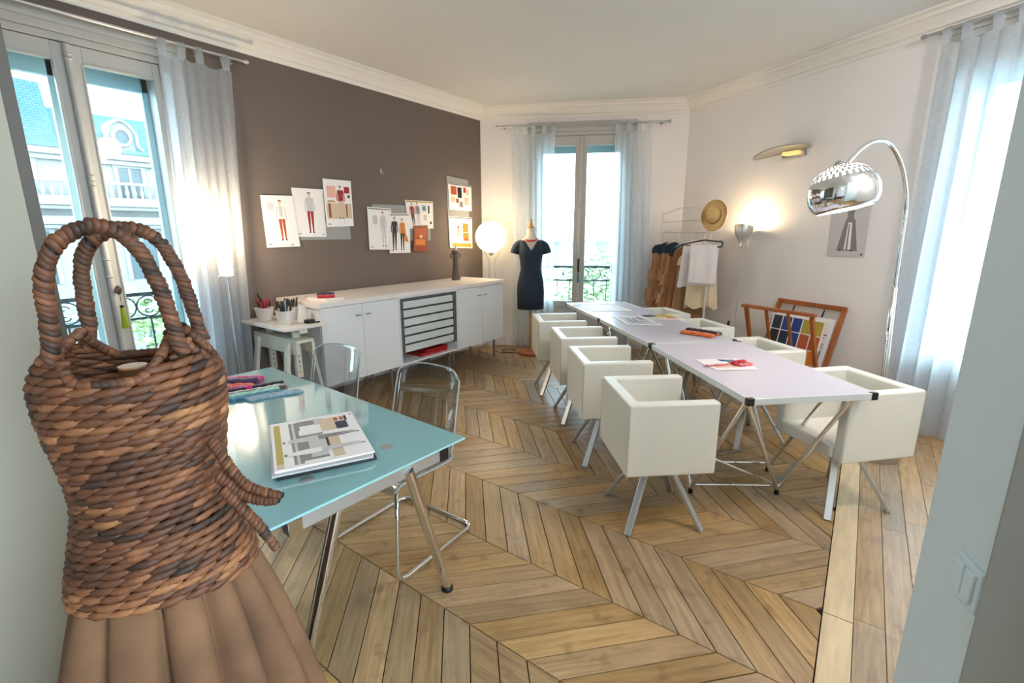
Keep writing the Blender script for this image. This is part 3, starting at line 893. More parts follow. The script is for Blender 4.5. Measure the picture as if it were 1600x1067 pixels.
# small tray with fabric on the sideboard
t = thing('display_tray', 'small white card tray on the sideboard top above the first cabinet', 'tray', (-3.86, 2.42, 1.022), R(6))
m = MB(); m.bx(-0.13, 0.13, -0.09, 0.09, 0, 0.018); m.build('card', M_paper, t, bevel=0.002)
def bundle(name, label, cat, loc, rz, L, r, mats, n, seed, group=None, knots=0, flat=0.6):
    """rolled or folded cloth swatches: several soft tubes lying together"""
    t = thing(name, label, cat, loc, rz, group)
    rg = random.Random(seed)
    for k in range(n):
        m = MB(); off = (k - (n - 1) / 2) * r * 1.5; z = r * flat + (r * 0.9 if k % 3 == 2 else 0)
        P = [Vector((-L / 2 + L * i / 7 + rg.uniform(-.01, .01), off + rg.uniform(-1, 1) * r * 0.35, z)) for i in range(8)]
        P = smooth_path(P, 3)
        rr_ = [r * (0.75 + 0.35 * abs(math.sin(i * 0.9 + k)) ) for i in range(len(P))]
        rr_[0] *= 0.5; rr_[-1] *= 0.5
        m.tube(P, rr_, 9)
        for v in m.v: v.z = max(v.z * flat, 0.0005)
        m.build('swatch', mats[k % len(mats)], t, smooth='full')
    return t
Mc = lambda n, r, g, b: mat('cloth_' + n, sr(r, g, b), 0.85, var=0.25, vscale=40, bump=0.3, bscale=120, sheen=0.3)
c_red, c_purple, c_magenta, c_orange, c_grey, c_white, c_teal, c_brown, c_dark, c_rustc, c_pinkc, c_greenish = (
    Mc('red', 176, 26, 40), Mc('purple', 70, 44, 78), Mc('magenta', 190, 24, 110), Mc('orange', 226, 84, 34), Mc('grey_blue', 130, 156, 168), Mc('white', 206, 206, 204),
    Mc('teal', 28, 110, 138), Mc('brown', 96, 76, 74), Mc('black', 40, 34, 36), Mc('rust', 196, 96, 30), Mc('pink', 206, 110, 112), Mc('pale_green', 150, 196, 180))
bundle('fabric_bundle', 'red and purple fabric folded on the small tray on the sideboard', 'fabric', (-3.87, 2.43, 1.0405), R(60), 0.14, 0.028, [c_red, c_purple, c_purple], 3, 4)

# dark sculpture on the sideboard, two handled
t = thing('sculpture_vase', 'tall dark grey two-eared sculpture standing at the far end of the sideboard', 'sculpture', (-4.13, 4.42, 1.022))
M_scul = mat('dark_grey_ceramic', sr(84, 78, 74), 0.7, var=0.1, bump=0.2, bscale=60)
m = MB(); m.lathe([(0.062, 0), (0.06, 0.02), (0.048, 0.12), (0.036, 0.24), (0.036, 0.29), (0.05, 0.335), (0.052, 0.355), (0.045, 0.365), (0.03, 0.345)], 20, sx=0.8); m.build('body', M_scul, t, smooth=True)
for s in (-1, 1):
    m = MB(); m.tube(smooth_path([(0, s * 0.034, 0.27), (0, s * 0.075, 0.285), (0, s * 0.088, 0.31), (0, s * 0.06, 0.335)], 4), 0.009, 8); m.build('ear', M_scul, t, smooth=True)
m = MB(); m.lathe([(0.012, 0.34), (0.014, 0.40), (0.006, 0.43), (0.0, 0.435)], 10, (0, 0.01, 0)); m.build('neck', mat('pale_ceramic', sr(214, 206, 196), 0.6), t, smooth=True)

# ------------------------------------------------------------------ trestle stand
TX0, TX1, TY0, TY1, TZ = -4.30, -3.57, 1.86, 2.30, 0.87
m = MB(); m.bx(TX0, TX1, TY0, 2.236, TZ - 0.022, TZ); o = m.build('trestle_worktop', M_whitetop, bevel=0.003); tag(o, 'small white board lying on the painted trestle beside the sideboard', 'worktop')
t = thing('trestle', 'white painted adjustable wooden trestle beside the sideboard', 'trestle', (-3.93, 2.03, 0))
m = MB(); m.bx(-0.34, 0.34, -0.035, 0.035, 0.81, 0.846); m.build('top_rail', M_trestle, t, bevel=0.003)
m = MB(); m.bx(-0.35, 0.35, -0.075, 0.075, 0.735, 0.76); m.bx(-0.35, 0.35, -0.08, -0.055, 0.64, 0.735); m.bx(-0.35, 0.35, 0.055, 0.08, 0.64, 0.735); m.build('cross_beam', M_trestle, t, bevel=0.003)
for sx in (-1, 1):
    m = MB(); m.bx(sx * 0.21 - 0.018, sx * 0.21 + 0.018, -0.025, 0.025, 0.42, 0.812)
    u = m.build('upright', M_trestle, t, bevel=0.002)
    m = MB()
    for k in range(5): m.tube([(sx * 0.21 - 0.0185, 0, 0.47 + k * 0.045), (sx * 0.21 + 0.0185, 0, 0.47 + k * 0.045)], 0.006, 8)
    m.build('peg_hole', M_black, u)
    for sy in (-1, 1):
        m = MB(); m.bar((sx * 0.24, sy * 0.09, 0.735), (sx * 0.27, sy * 0.20, 0.0), 0.055, 0.028, up=(0, 1, 0)); m.build('leg', M_trestle, t, bevel=0.003)
for sx in (-1, 1):
    m = MB(); m.bx(sx * 0.255 - 0.014, sx * 0.255 + 0.014, -0.17, 0.17, 0.22, 0.25); m.build('stretcher', M_black if sx < 0 else M_trestle, t)

# pots with pens
def pot(label, x, y, rz, seed, caps, group):
    t = thing('pen_pot', label, 'pot', (x, y, TZ), rz, 'white pen pots on the trestle')
    m = MB()
    def sq(r, z, k=0.75):
        pts = []
        for i in range(24):
            a = 2 * PI * i / 24; c_, s_ = math.cos(a), math.sin(a)
            pts.append(Vector((r * math.copysign(abs(c_) ** k, c_), r * math.copysign(abs(s_) ** k, s_), z)))
        return pts
    prof = [(0.052, 0.0), (0.055, 0.004), (0.066, 0.10), (0.072, 0.106), (0.072, 0.114), (0.067, 0.114), (0.062, 0.10), (0.050, 0.008)]
    vs = []; fs = []
    for r, z in prof: vs += sq(r, z)
    for i in range(len(prof) - 1):
        for k in range(24): fs.append((i * 24 + k, i * 24 + (k + 1) % 24, (i + 1) * 24 + (k + 1) % 24, (i + 1) * 24 + k))
    fs.append(tuple(range(23, -1, -1))); fs.append(tuple(range(len(prof) * 24 - 24, len(prof) * 24)))
    m.add(vs, fs); m.build('body', M_potwhite, t, smooth=True)
    rg = random.Random(seed)
    first = {}
    n = 13
    for k in range(n):
        a = 2 * PI * k / n * 1.0 + rg.uniform(-.1, .1); rr_ = 0.044 if k % 3 else 0.018
        L = rg.uniform(0.135, 0.175)
        bx_, by_ = 0.028 * math.cos(a) * (rr_ / .044), 0.028 * math.sin(a) * (rr_ / .044)
        tx_, ty_ = rr_ * 1.25 * math.cos(a), rr_ * 1.25 * math.sin(a)
        ci = rg.choice(caps)
        d = Vector((tx_ - bx_, ty_ - by_, L)).normalized()
        q = Vector((x, y, TZ)) + Matrix.Rotation(rz, 3, 'Z') @ Vector((bx_, by_, 0)) + Vector((0, 0, 0.014))
        rot = d.to_track_quat('Z', 'Y').to_euler()
        key = ci
        if key not in first:
            p = thing('pen', PENN[ci] + ' ' + group[0], 'pen', q, 0, group[1], rot)
            m = MB(); m.tube([(0, 0, 0), (0, 0, 0.11)], 0.0068, 8); m.build('barrel', PENM[ci][0], p, smooth=True)
            m = MB(); m.tube([(0, 0, 0.11), (0, 0, 0.158), (0, 0, 0.162)], [0.0078, 0.0074, 0.004], 8); m.build('cap', PENM[ci][1], p, smooth=True)
            first[key] = p
        else:
            p = copy_thing(first[key]); p.location = q; p.rotation_euler = rot
        p.scale = (1, 1, L / 0.155)
P = lambda n, r, g, b: mat('pen_' + n, sr(r, g, b), 0.35)
PENN = ['black', 'black capped white', 'red', 'silver grey', 'black capped ochre', 'black capped green']
PENM = [(P('black', 30, 30, 32), P('black', 30, 30, 32)), (P('white', 206, 206, 204), P('black', 30, 30, 32)), (P('red', 170, 32, 30), P('red', 170, 32, 30)), (P('silver', 150, 154, 158), P('silver', 150, 154, 158)),
        (P('ochre', 196, 150, 60), P('black', 30, 30, 32)), (P('green', 90, 120, 90), P('black', 30, 30, 32))]
pot('white plastic pot of red and black pens, nearest the curtain', -4.10, 1.985, R(20), 1, [2, 2, 0, 1, 0], ('pen standing in the pot nearest the curtain', 'pens in the pot by the curtain'))
pot('white plastic pot of dark pens at the front of the trestle board', -3.80, 2.005, R(35), 2, [0, 0, 4, 1, 5, 3], ('pen standing in the front pot on the trestle board', 'pens in the front pot'))
pot('white plastic pot of black capped pens nearest the sideboard', -3.97, 2.15, R(10), 3, [0, 1, 0, 5], ('pen standing in the pot nearest the sideboard', 'pens in the pot by the sideboard'))
# one longer black marker with label leaning out
p = thing('marker', 'long black marker with white band leaning high out of the pot nearest the curtain', 'marker', (-4.07, 2.02, TZ + 0.016), 0, None, (R(12), R(-24), 0))
m = MB(); m.tube([(0, 0, 0), (0, 0, 0.15)], 0.010, 10); m.build('barrel', PENM[1][0], p, smooth=True)
m = MB(); m.tube([(0, 0, 0.15), (0, 0, 0.235), (0, 0, 0.24)], [0.0085, 0.007, 0.005], 10); m.build('cap', PENM[0][0], p, smooth=True)
m = MB(); m.lathe([(0.045, 0), (0.026, 0.14), (0.024, 0.14), (0.04, 0.003)], 20); o = m.build('paper_cone', M_potwhite, smooth=True); o.location = (-3.83, 2.17, TZ); tag(o, 'white plastic cone behind the tape on the trestle board', 'cone')
t = thing('tape_dispenser', 'small dark grey tape dispenser on the trestle board', 'dispenser', (-3.68, 2.14, TZ), R(40))
m = MB(); m.lathe([(0.03, 0.0), (0.036, 0.004), (0.036, 0.026), (0.03, 0.03)], 20, sx=1.2); m.build('body', M_black, t, smooth=True)
m = MB(); m.bx(0.03, 0.085, -0.008, 0.008, 0.004, 0.014); m.build('tongue', M_black, t, bevel=0.003)
m = MB(); m.bx(-0.12, 0.12, -0.16, 0.12, 0.0, 0.03); m.bx(-0.12, -0.10, -0.16, 0.12, 0.03, 0.13); m.bx(0.10, 0.12, -0.16, 0.12, 0.03, 0.13); m.bx(-0.10, 0.10, 0.10, 0.12, 0.03, 0.13)
o = m.build('storage_crate', mat('grey_crate', sr(104, 104, 104), 0.6), bevel=0.004); o.location = (-3.93, 2.05, 0.0); tag(o, 'grey open crate on the floor under the trestle', 'crate')

# ------------------------------------------------------------------ tub chairs
def make_tub(label, group):
    t = thing('tub_armchair', label, 'chair', (0, 0, 0), 0, group)
    m = MB(); o_, i_ = 0.255, 0.19
    m.prism([(-o_, 0.225), (-o_, -0.25), (o_, -0.25), (o_, 0.225), (i_, 0.225), (i_, -0.185), (-i_, -0.185), (-i_, 0.225)], 0.368, 0.762)
    m.build('shell', M_leather, t, bevel=0.012, seg=3)
    m = MB()
    m.tube([(-o_ + .004, 0.222, 0.745), (-o_ + .004, -0.246, 0.745), (o_ - .004, -0.246, 0.745), (o_ - .004, 0.222, 0.745)], 0.0028, 6)
    for sx in (-1, 1): m.tube([(sx * (o_ - .003), -0.247, 0.36), (sx * (o_ - .003), -0.247, 0.745)], 0.0028, 6)
    m.build('piping', M_seam, t)
    m = MB(); m.bx(-i_ + .001, i_ - .001, -0.184, 0.235, 0.375, 0.450); m.build('seat', M_leather, t, bevel=0.014, seg=3)
    m = MB(); m.bx(-0.09, 0.09, -0.09, 0.09, 0.345, 0.376); m.build('mounting_plate', M_alu, t, bevel=0.003)
    for sx in (-1, 1):
        for sy in (-1, 1):
            m = MB(); m.bar((sx * 0.05, sy * 0.05, 0.36), (sx * 0.207, sy * 0.207, 0.0), 0.036, 0.022, up=(sx, sy, 0.0), w1=0.038, h1=0.022)
            for v in m.v:
                v.z = max(v.z, 0.0)
            m.build('leg', M_alu, t, bevel=0.003)
    return t
LF, RF = yaw((0.75, 0.66)), yaw((-0.68, -0.73))
GL, GRp = 'cream tub armchairs on the dress-form side of the white tables', 'cream tub armchairs on the clothes-rail side of the white tables'
proto = make_tub('cream leather tub armchair nearest the camera on the dress-form side of the tables', GL)
proto.location = (-0.83, 2.49, 0); proto.rotation_euler = (0, 0, LF)
for x, y, rz, lb, g in ((-1.383, 3.045, LF, 'cream tub armchair directly behind the nearest one on the dress-form side', GL),
                        (-1.886, 3.605, LF, 'cream tub armchair third from the camera on the dress-form side', GL),
                        (-2.44, 4.125, LF, 'cream tub armchair beside the navy dress form', GL),
                        (0.0, 3.29, RF, 'cream tub armchair with bare seat at the table end by the arc lamp', GRp),
                        (-0.617, 3.94, RF, 'cream tub armchair in front of the wooden print rack', GRp),
                        (-1.23, 4.57, RF, 'cream tub armchair between the print rack and the clothes rail', GRp),
                        (-1.765, 5.07, RF, 'cream tub armchair in front of the hanging clothes', GRp)):
    c = copy_thing(proto, (x, y, 0), rz, lb); c['group'] = g

# ------------------------------------------------------------------ white folding tables
def folding_table(label, NL, d, L, W=0.702):
    """local x across the table, local y along it, origin under the near left corner"""
    rz = math.atan2(d[1], d[0]) - PI / 2
    t = thing('folding_table', label, 'table', (NL[0], NL[1], 0), rz, 'white folding tables set end to end')
    m = MB(); m.bx(0.006, W - 0.006, 0.006, L - 0.006, 0.772, 0.7995); m.build('top_panel', M_lam, t)
    m = MB()
    m.bx(0, W, 0, 0.012, 0.766, 0.8005); m.bx(0, W, L - 0.012, L, 0.766, 0.8005); m.bx(0, 0.012, 0.012, L - 0.012, 0.766, 0.8005); m.bx(W - 0.012, W, 0.012, L - 0.012, 0.766, 0.8005)
    m.build('edge_frame', mat('white_aluminium_edge', sr(214, 220, 222), 0.3, metal=0.2), t, bevel=0.002)
    for x in (0, W):
        for y in (0, L):
            m = MB(); m.bx(x - 0.004 if x == 0 else x - 0.034, x + 0.034 if x == 0 else x + 0.004, y - 0.0015 if y == 0 else y - 0.026, y + 0.026 if y == 0 else y + 0.0015, 0.763, 0.8025); m.build('corner_cap', M_black, t, bevel=0.003)
    zt = 0.765
    def foot(fx, fy, tops):
        for tx, ty in tops:
            m = MB(); m.tube([(tx, ty, zt), (tx + (fx - tx) * 0.06, ty + (fy - ty) * 0.06, zt - 0.045), (fx, fy, 0.03)], 0.0115, 10); m.build('strut', M_chrome, t, smooth=True)
        m = MB(); m.tube([(fx, fy, 0.0), (fx, fy, 0.035)], 0.014, 10); m.build('foot', M_black, t, smooth=True)
    a1, a2 = (0.545, 0.42), (0.02, 0.50)
    b1, b2 = (W - 0.545, L - 0.42), (W - 0.02, L - 0.50)
    foot(*a1, [(0.03, 0.05), (W - 0.09, 0.05)]); foot(*a2, [(0.03, 0.06), (0.03, L * 0.80)])
    foot(*b1, [(W - 0.03, L - 0.05), (0.09, L - 0.05)]); foot(*b2, [(W - 0.03, L - 0.06), (W - 0.03, L * 0.20)])
    for p, q in ((a1, a2), (b1, b2)):
        m = MB(); m.tube([(*p, 0.06), (*q, 0.06)], 0.008, 8); m.tube([((p[0] * .45 + .03 * .55), p[1] * .45 + .05 * .55, 0.42) if 0 else (q[0] * 0.6 + 0.03 * 0.4, q[1] * 0.6 + 0.06 * 0.4, 0.33), (p[0], p[1], 0.06)], 0.007, 8); m.build('brace', M_chrome, t, smooth=True)
    m = MB(); m.bar((0.05, L * 0.78, 0.50), (0.10, L * 0.70, 0.42), 0.05, 0.022); m.build('hinge_block', M_black, t, bevel=0.004)
    return t
A, B, Cc, D = Vector((-0.376, 2.461)), Vector((-1.202, 3.342)), Vector((-1.993, 4.099)), Vector((-2.763, 4.807))
def dirn(a, b): return (b - a).normalized(), (b - a).length
d, L = dirn(A, B); folding_table('nearest white folding table with red cloth swatches on it', A, d, L - 0.003)
d, L = dirn(B, Cc); folding_table('middle white folding table with the orange cloth bundle on it', B, d, L - 0.003)
d, L = dirn(Cc, D); folding_table('farthest white folding table under the middle window', Cc, d, L)
TD = (B - A).normalized(); TQ = Vector((TD.y, -TD.x))

# ------------------------------------------------------------------ glass table
M_frost = mat('back_painted_aqua_glass', sr(140, 188, 192), 0.06, coat=1.0, spec=0.6)
M_frostedge = mat('green_glass_edge', sr(110, 176, 166), 0.1)
gd = Vector((-1.799, 0.074)).normalized(); gp = Vector((-gd.y, gd.x))
gz = math.atan2(gd.y, gd.x) + PI
t = thing('glass_desk', 'aqua frosted glass desk on chrome legs behind the woven dress form', 'table', (-1.206, 1.316, 0), gz)
# local: +x is the near end direction (towards the camera), -x away; local y 0 is the chair-side edge, -y towards the camera side
GLn, GWd = 1.66, 0.785
m = MB(); m.bx(-GLn, 0, -GWd, 0, 0.791, 0.8); m.build('glass_top', M_frost, t, bevel=0.0015)
m = MB()
m.bx(-GLn + 0.07, -0.045, -0.11, -0.075, 0.730, 0.780); m.bx(-GLn + 0.07, -0.045, -GWd + 0.075, -GWd + 0.11, 0.730, 0.780); m.bx(-0.060, -0.028, -GWd + 0.075, -0.075, 0.730, 0.780); m.bx(-GLn + 0.07, -GLn + 0.11, -GWd + 0.075, -0.075, 0.730, 0.780)
m.build('under_frame', M_alu, t, bevel=0.002)
for x in (-0.044, -GLn + 0.09):
    for y in (-0.092, -GWd + 0.092):
        m = MB(); m.bx(x - 0.020, x + 0.020, y - 0.022, y + 0.022, 0.728, 0.783); m.build('end_cap', M_black if y > -0.2 else M_chrome, t, bevel=0.002)
for x, y in ((-0.175, -0.25), (-0.18, -0.57), (-GLn + 0.2, -0.25), (-GLn + 0.2, -0.57)):
    m = MB(); m.lathe([(0.024, 0.8001), (0.024, 0.8008), (0.0, 0.8012)], 20, (x, y, 0)); m.lathe([(0.017, 0.778), (0.017, 0.7915)], 12, (x, y, 0)); m.build('glass_holder', M_alu, t, smooth=True)
for (tx, ty, fx, fy) in ((-0.03, -0.27, -0.155, 0.012), (-0.05, -GWd + 0.25, -0.165, -0.69), (-GLn + 0.09, -0.25, -GLn + 0.155, -0.05), (-GLn + 0.09, -GWd + 0.25, -GLn + 0.155, -GWd + 0.08)):
    m = MB(); m.tube([(tx, ty, 0.76), (fx, fy, 0.02)], 0.021, 18); lg = m.build('leg', M_chrome, t, smooth=True)
    m = MB(); m.lathe([(0.027, 0), (0.028, 0.012), (0.022, 0.022)], 18, (fx, fy, 0)); m.build('foot_cap', M_black, lg, smooth=True)

# transparent cantilever chairs
M_clear = glass_pane_mat('clear_polycarbonate', (0.86, 0.88, 0.885), 0.24)
M_clearedge = mat('clear_plastic_edge', sr(206, 214, 218), 0.08, trans=0.4, ior=1.45)
def ghost(label, x, y, rz):
    t = thing('cantilever_chair', label, 'chair', (x, y, 0), rz, 'clear plastic cantilever chairs at the glass desk')
    prof = smooth_path([(0.24, 0.425), (0.18, 0.452), (0.05, 0.445), (-0.10, 0.440), (-0.17, 0.455), (-0.215, 0.51), (-0.245, 0.62), (-0.275, 0.76), (-0.31, 0.885)], 5)
    n = len(prof) - 1
    def f(u, v, off):
        k = min(int(v * n), n - 1); fr = v * n - k
        p = prof[k].lerp(prof[k + 1], fr)
        w = 0.225 + 0.012 * math.sin(v * PI) - 0.03 * max(0, (v - 0.93) / 0.07) ** 3
        s = (u - 0.5) * 2
        side = abs(s) ** 6
        back = max(0, min(1, (v - 0.45) / 0.15))
        yy = p[0] + back * (0.045 * s * s) + 0.02 * side * back
        zz = p[1] - (1 - back) * 0.012 * (1 - s * s) + (1 - back) * side * 0.012 - (0.022 * max(0, (v - 0.93) / 0.07) * s ** 6)
        return (s * w, yy, zz)
    prof = [Vector((p[0], p[1], 0)) for p in prof]
    m = MB(); m.grid(lambda u, v: f(u, v, 0), 18, 40); m.build('shell', M_clear, t, smooth='full', solid=0.006)
    m = MB(); m.tube([f(0, i / 30, 0) for i in range(31)] + [f(i / 14, 1, 0) for i in range(1, 15)] + [f(1, 1 - i / 30, 0) for i in range(1, 31)], 0.0042, 8); m.build('shell_rim', M_clearedge, t, smooth='full')
    m = MB()
    rail = [(-0.19, -0.12, 0.427), (-0.19, 0.20, 0.432), (-0.265, 0.262, 0.38), (-0.265, 0.285, 0.011), (-0.265, -0.265, 0.011), (0.265, -0.265, 0.011), (0.265, 0.285, 0.011), (0.265, 0.262, 0.38), (0.19, 0.20, 0.432), (0.19, -0.12, 0.427)]
    m.tube(round_path(rail, 0.06, 6), 0.011, 12); m.build('sled_frame', M_chrome, t, smooth='full')
    m = MB(); m.tube([(-0.19, -0.08, 0.427), (0.19, -0.08, 0.427)], 0.009, 10); m.tube([(-0.19, 0.14, 0.431), (0.19, 0.14, 0.431)], 0.009, 10); m.build('cross_tube', M_chrome, t, smooth=True)
    return t
g1 = ghost('clear plastic cantilever chair nearest the corner of the glass desk', -1.835, 1.49, PI + R(2))
g2 = copy_thing(g1, (-2.66, 1.49, 0), PI + R(4), 'clear plastic cantilever chair in front of the first sideboard cabinet')
# ------------------------------------------------------------------ curtains and rods
def curtain(name_label, origin, yw, wt, wb, zt, zb, folds, amp, seed, tabs, m, shift=0.0, lift=None):
    """hanging voile: local x runs along the rod, y across it; hung from a rod at height zt by tabs"""
    t = thing('curtain', name_label, 'curtain', (origin.x, origin.y, 0), yw, 'white voile tab curtains')
    rg = random.Random(seed); ph = [rg.uniform(0, 6.28) for _ in range(6)]
    def f(u, v):
        w = wt + (wb - wt) * v
        z = zt - 0.085 + (zb - zt + 0.085) * v
        a = amp * (0.35 + 0.65 * min(1, v * 2.5))
        tt = u * folds * 2 * PI
        y = a * (math.sin(tt + ph[0] + 0.7 * math.sin(v * 2 + ph[1])) + 0.45 * math.sin(tt * 0.53 + ph[2] + v) + 0.25 * math.sin(tt * 1.9 + ph[3] - v * 1.4))
        x = shift * v + u * w + a * 0.5 * math.sin(tt * 1.0 + ph[4])
        if v < 0.04:
            d = min(abs(u * wt - q) for q in tabs) if tabs else 0
            z -= min(0.05, d * 0.35) * (1 - v / 0.04)
        if v > 0.999: z = zb + 0.004 * math.sin(tt * 2)
        return (x, y, z)
    m0 = MB(); m0.grid(f, int(folds * 14), 40); m0.build('cloth', m, t, smooth='full')
    for q in tabs:
        m1 = MB(); w = 0.026
        y0 = f(q / wt, 0.0)[1]
        pts = [(y0 - 0.002, zt - 0.10), (-0.017, zt - 0.02), (-0.0165, zt + 0.004), (0, zt + 0.0165), (0.0165, zt + 0.004), (0.017, zt - 0.02), (y0 + 0.003, zt - 0.10)]
        vs = []
        for (y, z) in pts: vs += [(q - w, y, z), (q + w, y, z)]
        m1.add(vs, [(2 * i, 2 * i + 1, 2 * i + 3, 2 * i + 2) for i in range(len(pts) - 1)]); m1.build('tab', m, t, smooth='full')
    return t
def rod(label, origin, yw, x0, x1, z, off=0.075, r=0.011, wall_at=None):
    t = thing('curtain_rod', label, 'rod', (origin.x, origin.y, 0), yw, 'slim steel curtain rods')
    m = MB(); m.tube([(x0, 0, z), (x1, 0, z)], r, 12); m.build('pole', M_steel, t, smooth=True)
    for x, s in ((x0, -1), (x1, 1)):
        m = MB(); m.tube([(x, 0, z), (x + s * 0.012, 0, z), (x + s * 0.03, 0, z), (x + s * 0.042, 0, z)], [r, r * 1.5, r * 1.7, r * 0.8], 12); m.build('finial', M_steel, t, smooth=True)
        m = MB(); m.tube([(x - s * 0.06, 0, z), (x - s * 0.06, wall_at if wall_at else off, z)], 0.006, 8); m.lathe([(0.018, -0.001), (0.018, 0.004)], 12, (x - s * 0.06, (wall_at or off) - 0.002, z), mat=Matrix.Rotation(PI / 2, 3, 'X')); m.build('bracket', M_steel, t, smooth=True)
    return t
OFF = 0.105
rod('slim steel curtain rod over the left-hand window', Vector((GX + OFF, 0, 0)), PI / 2, 0.36, 2.14, 2.955, OFF)
curtain('white voile tab curtain beside the left-hand window, lit by the small floor lamp', Vector((GX + OFF, 1.535, 0)), PI / 2, 0.50, 0.44, 2.955, 0.012, 6, 0.030, 11, [0.03, 0.155, 0.27, 0.455], M_sheer, -0.06)
rod('slim steel curtain rod over the middle window', onF(0, OFF), FAR_YAW, 0.27, 2.40, 2.945, OFF)
curtain('white voile tab curtain on the dress-form side of the middle window', onF(0.44, OFF), FAR_YAW, 0.56, 0.58, 2.945, 0.012, 6.5, 0.028, 12, [0.03, 0.12, 0.28, 0.42, 0.54], M_sheer_thin)
curtain('white voile tab curtain on the clothes-rail side of the middle window', onF(1.76, OFF), FAR_YAW, 0.46, 0.60, 2.945, 0.012, 6.5, 0.028, 13, [0.03, 0.17, 0.30, 0.43], M_sheer_thin)
rod('slim steel curtain rod over the right-hand window by the arc lamp', onR(0, OFF), RIGHT_YAW, 2.60, 4.25, 3.03, OFF)
curtain('wide white voile tab curtain glowing blue beside the arc lamp', onR(2.68, OFF), RIGHT_YAW, 0.98, 1.0, 3.03, 0.012, 9, 0.036, 14, [0.05, 0.17, 0.34, 0.47, 0.62, 0.90], M_sheer)

# window furniture: oval knob with hanging key tag; dark cremone handle with tassel
t = thing('window_handle', 'dark oval knob on the central post of the left-hand window', 'handle', (GX + 0.045, 1.075, 1.205))
m = MB(); m.lathe([(0.0, -0.012), (0.018, -0.01), (0.022, 0), (0.018, 0.01), (0.0, 0.012)], 16, sy=1.0, mat=Matrix.Rotation(PI / 2, 3, 'Y') @ Matrix.Scale(1.5, 3, (0, 0, 1)) if False else Matrix.Rotation(PI / 2, 3, 'Y')); m.tube([(-0.04, 0, 0), (0, 0, 0)], 0.008, 8); m.build('knob', mat('aged_bronze', sr(90, 74, 56), 0.4, metal=0.8), t, smooth=True)
for v in t.children[0].data.vertices: v.co.z *= 1.5
t = thing('key_tag', 'green tassel tag hanging on a cord from the window knob', 'tag', (GX + 0.058, 1.075, 0.98))
m = MB(); m.tube([(0, 0, 0.11), (0, 0, 0.222)], 0.0018, 6); m.build('cord', M_ink, t)
m = MB(); m.lathe([(0.010, 0.098), (0.014, 0.106), (0.010, 0.116)], 10); m.build('bead', M_ink, t, smooth=True)
m = MB()
for k in range(14):
    a = 2 * PI * k / 14; m.tube([(0.007 * math.cos(a), 0.009 * math.sin(a), 0.10), (0.010 * math.cos(a), 0.020 * math.sin(a), -0.055)], 0.0035, 5)
o = m.build('fringe', mat('lime_green_thread', sr(158, 176, 50), 0.7), t); o['kind'] = 'stuff'
p = onF(1.345, 0.03, 0)
t = thing('window_handle', 'dark lever handle on the central post of the middle window', 'handle', p + Vector((0, 0, 1.16)), FAR_YAW)
m = MB(); m.bx(-0.014, 0.014, -0.01, 0.008, -0.09, 0.09); m.tube([(0, -0.012, 0.0), (0, -0.035, -0.02), (0, -0.035, -0.12)], 0.007, 8); m.build('lever', M_ink, t, smooth=True)
t = thing('tassel', 'teal tassel hanging from the middle window handle', 'tassel', onF(1.345, 0.078, 0.93), FAR_YAW)
m = MB(); m.lathe([(0.004, 0.14), (0.012, 0.11), (0.008, 0.10), (0.02, 0.0), (0.0, 0.0)], 12); m.build('fringe', M_teal, t, smooth=True)

# ------------------------------------------------------------------ pictures and flat sheets
def fig(cx, top, H, asp, torso, legs, arms=None, skirt=None, hair=K, wide=1.0, feet=K):
    """standing drawn figure; sizes are fractions of the sheet height, asp = width / height"""
    k = 1.32 / asp; q = []
    def P(pts): return [(cx + x * H * k * wide, top - y * H) for x, y in pts]
    hd = lambda s: P([(s * 0.030 * math.cos(a), 0.055 + s * 0.045 * math.sin(a)) for a in [2 * PI * i / 12 for i in range(12)]])
    q.append((SK, hd(1.0)))
    q.append((hair, P([(-0.032, 0.055), (-0.034, 0.02), (0, 0.0), (0.034, 0.02), (0.032, 0.055), (0.02, 0.03), (-0.02, 0.03)])))
    q.append((SK, P([(-0.012, 0.09), (0.012, 0.09), (0.016, 0.13), (-0.016, 0.13)])))
    a_ = arms if arms is not None else torso
    q.append((a_, P([(-0.075, 0.14), (-0.055, 0.13), (-0.075, 0.30), (-0.085, 0.46), (-0.105, 0.46), (-0.10, 0.30)])))
    q.append((a_, P([(0.075, 0.14), (0.055, 0.13), (0.075, 0.30), (0.085, 0.46), (0.105, 0.46), (0.10, 0.30)])))
    q.append((torso, P([(-0.07, 0.135), (0.07, 0.135), (0.062, 0.30), (0.068, 0.47), (-0.068, 0.47), (-0.062, 0.30)])))
    if skirt is not None:
        q.append((skirt, P([(-0.05, 0.44), (0.05, 0.44), (0.12, 0.72), (-0.12, 0.72)])))
        q.append((legs, P([(-0.04, 0.72), (-0.012, 0.72), (-0.018, 0.96), (-0.034, 0.96)]))); q.append((legs, P([(0.04, 0.72), (0.012, 0.72), (0.018, 0.96), (0.034, 0.96)])))
    else:
        q.append((legs, P([(-0.066, 0.46), (-0.002, 0.46), (-0.012, 0.72), (-0.022, 0.95), (-0.046, 0.95), (-0.056, 0.72)])))
        q.append((legs, P([(0.066, 0.46), (0.002, 0.46), (0.012, 0.72), (0.022, 0.95), (0.046, 0.95), (0.056, 0.72)])))
    q.append((feet, P([(-0.05, 0.95), (-0.02, 0.95), (-0.025, 0.985), (-0.06, 0.985)]))); q.append((feet, P([(0.05, 0.95), (0.02, 0.95), (0.025, 0.985), (0.06, 0.985)])))
    return q
def rc(c, u0, v0, u1, v1): return (c, [(u0, v0), (u1, v0), (u1, v1), (u0, v1)])
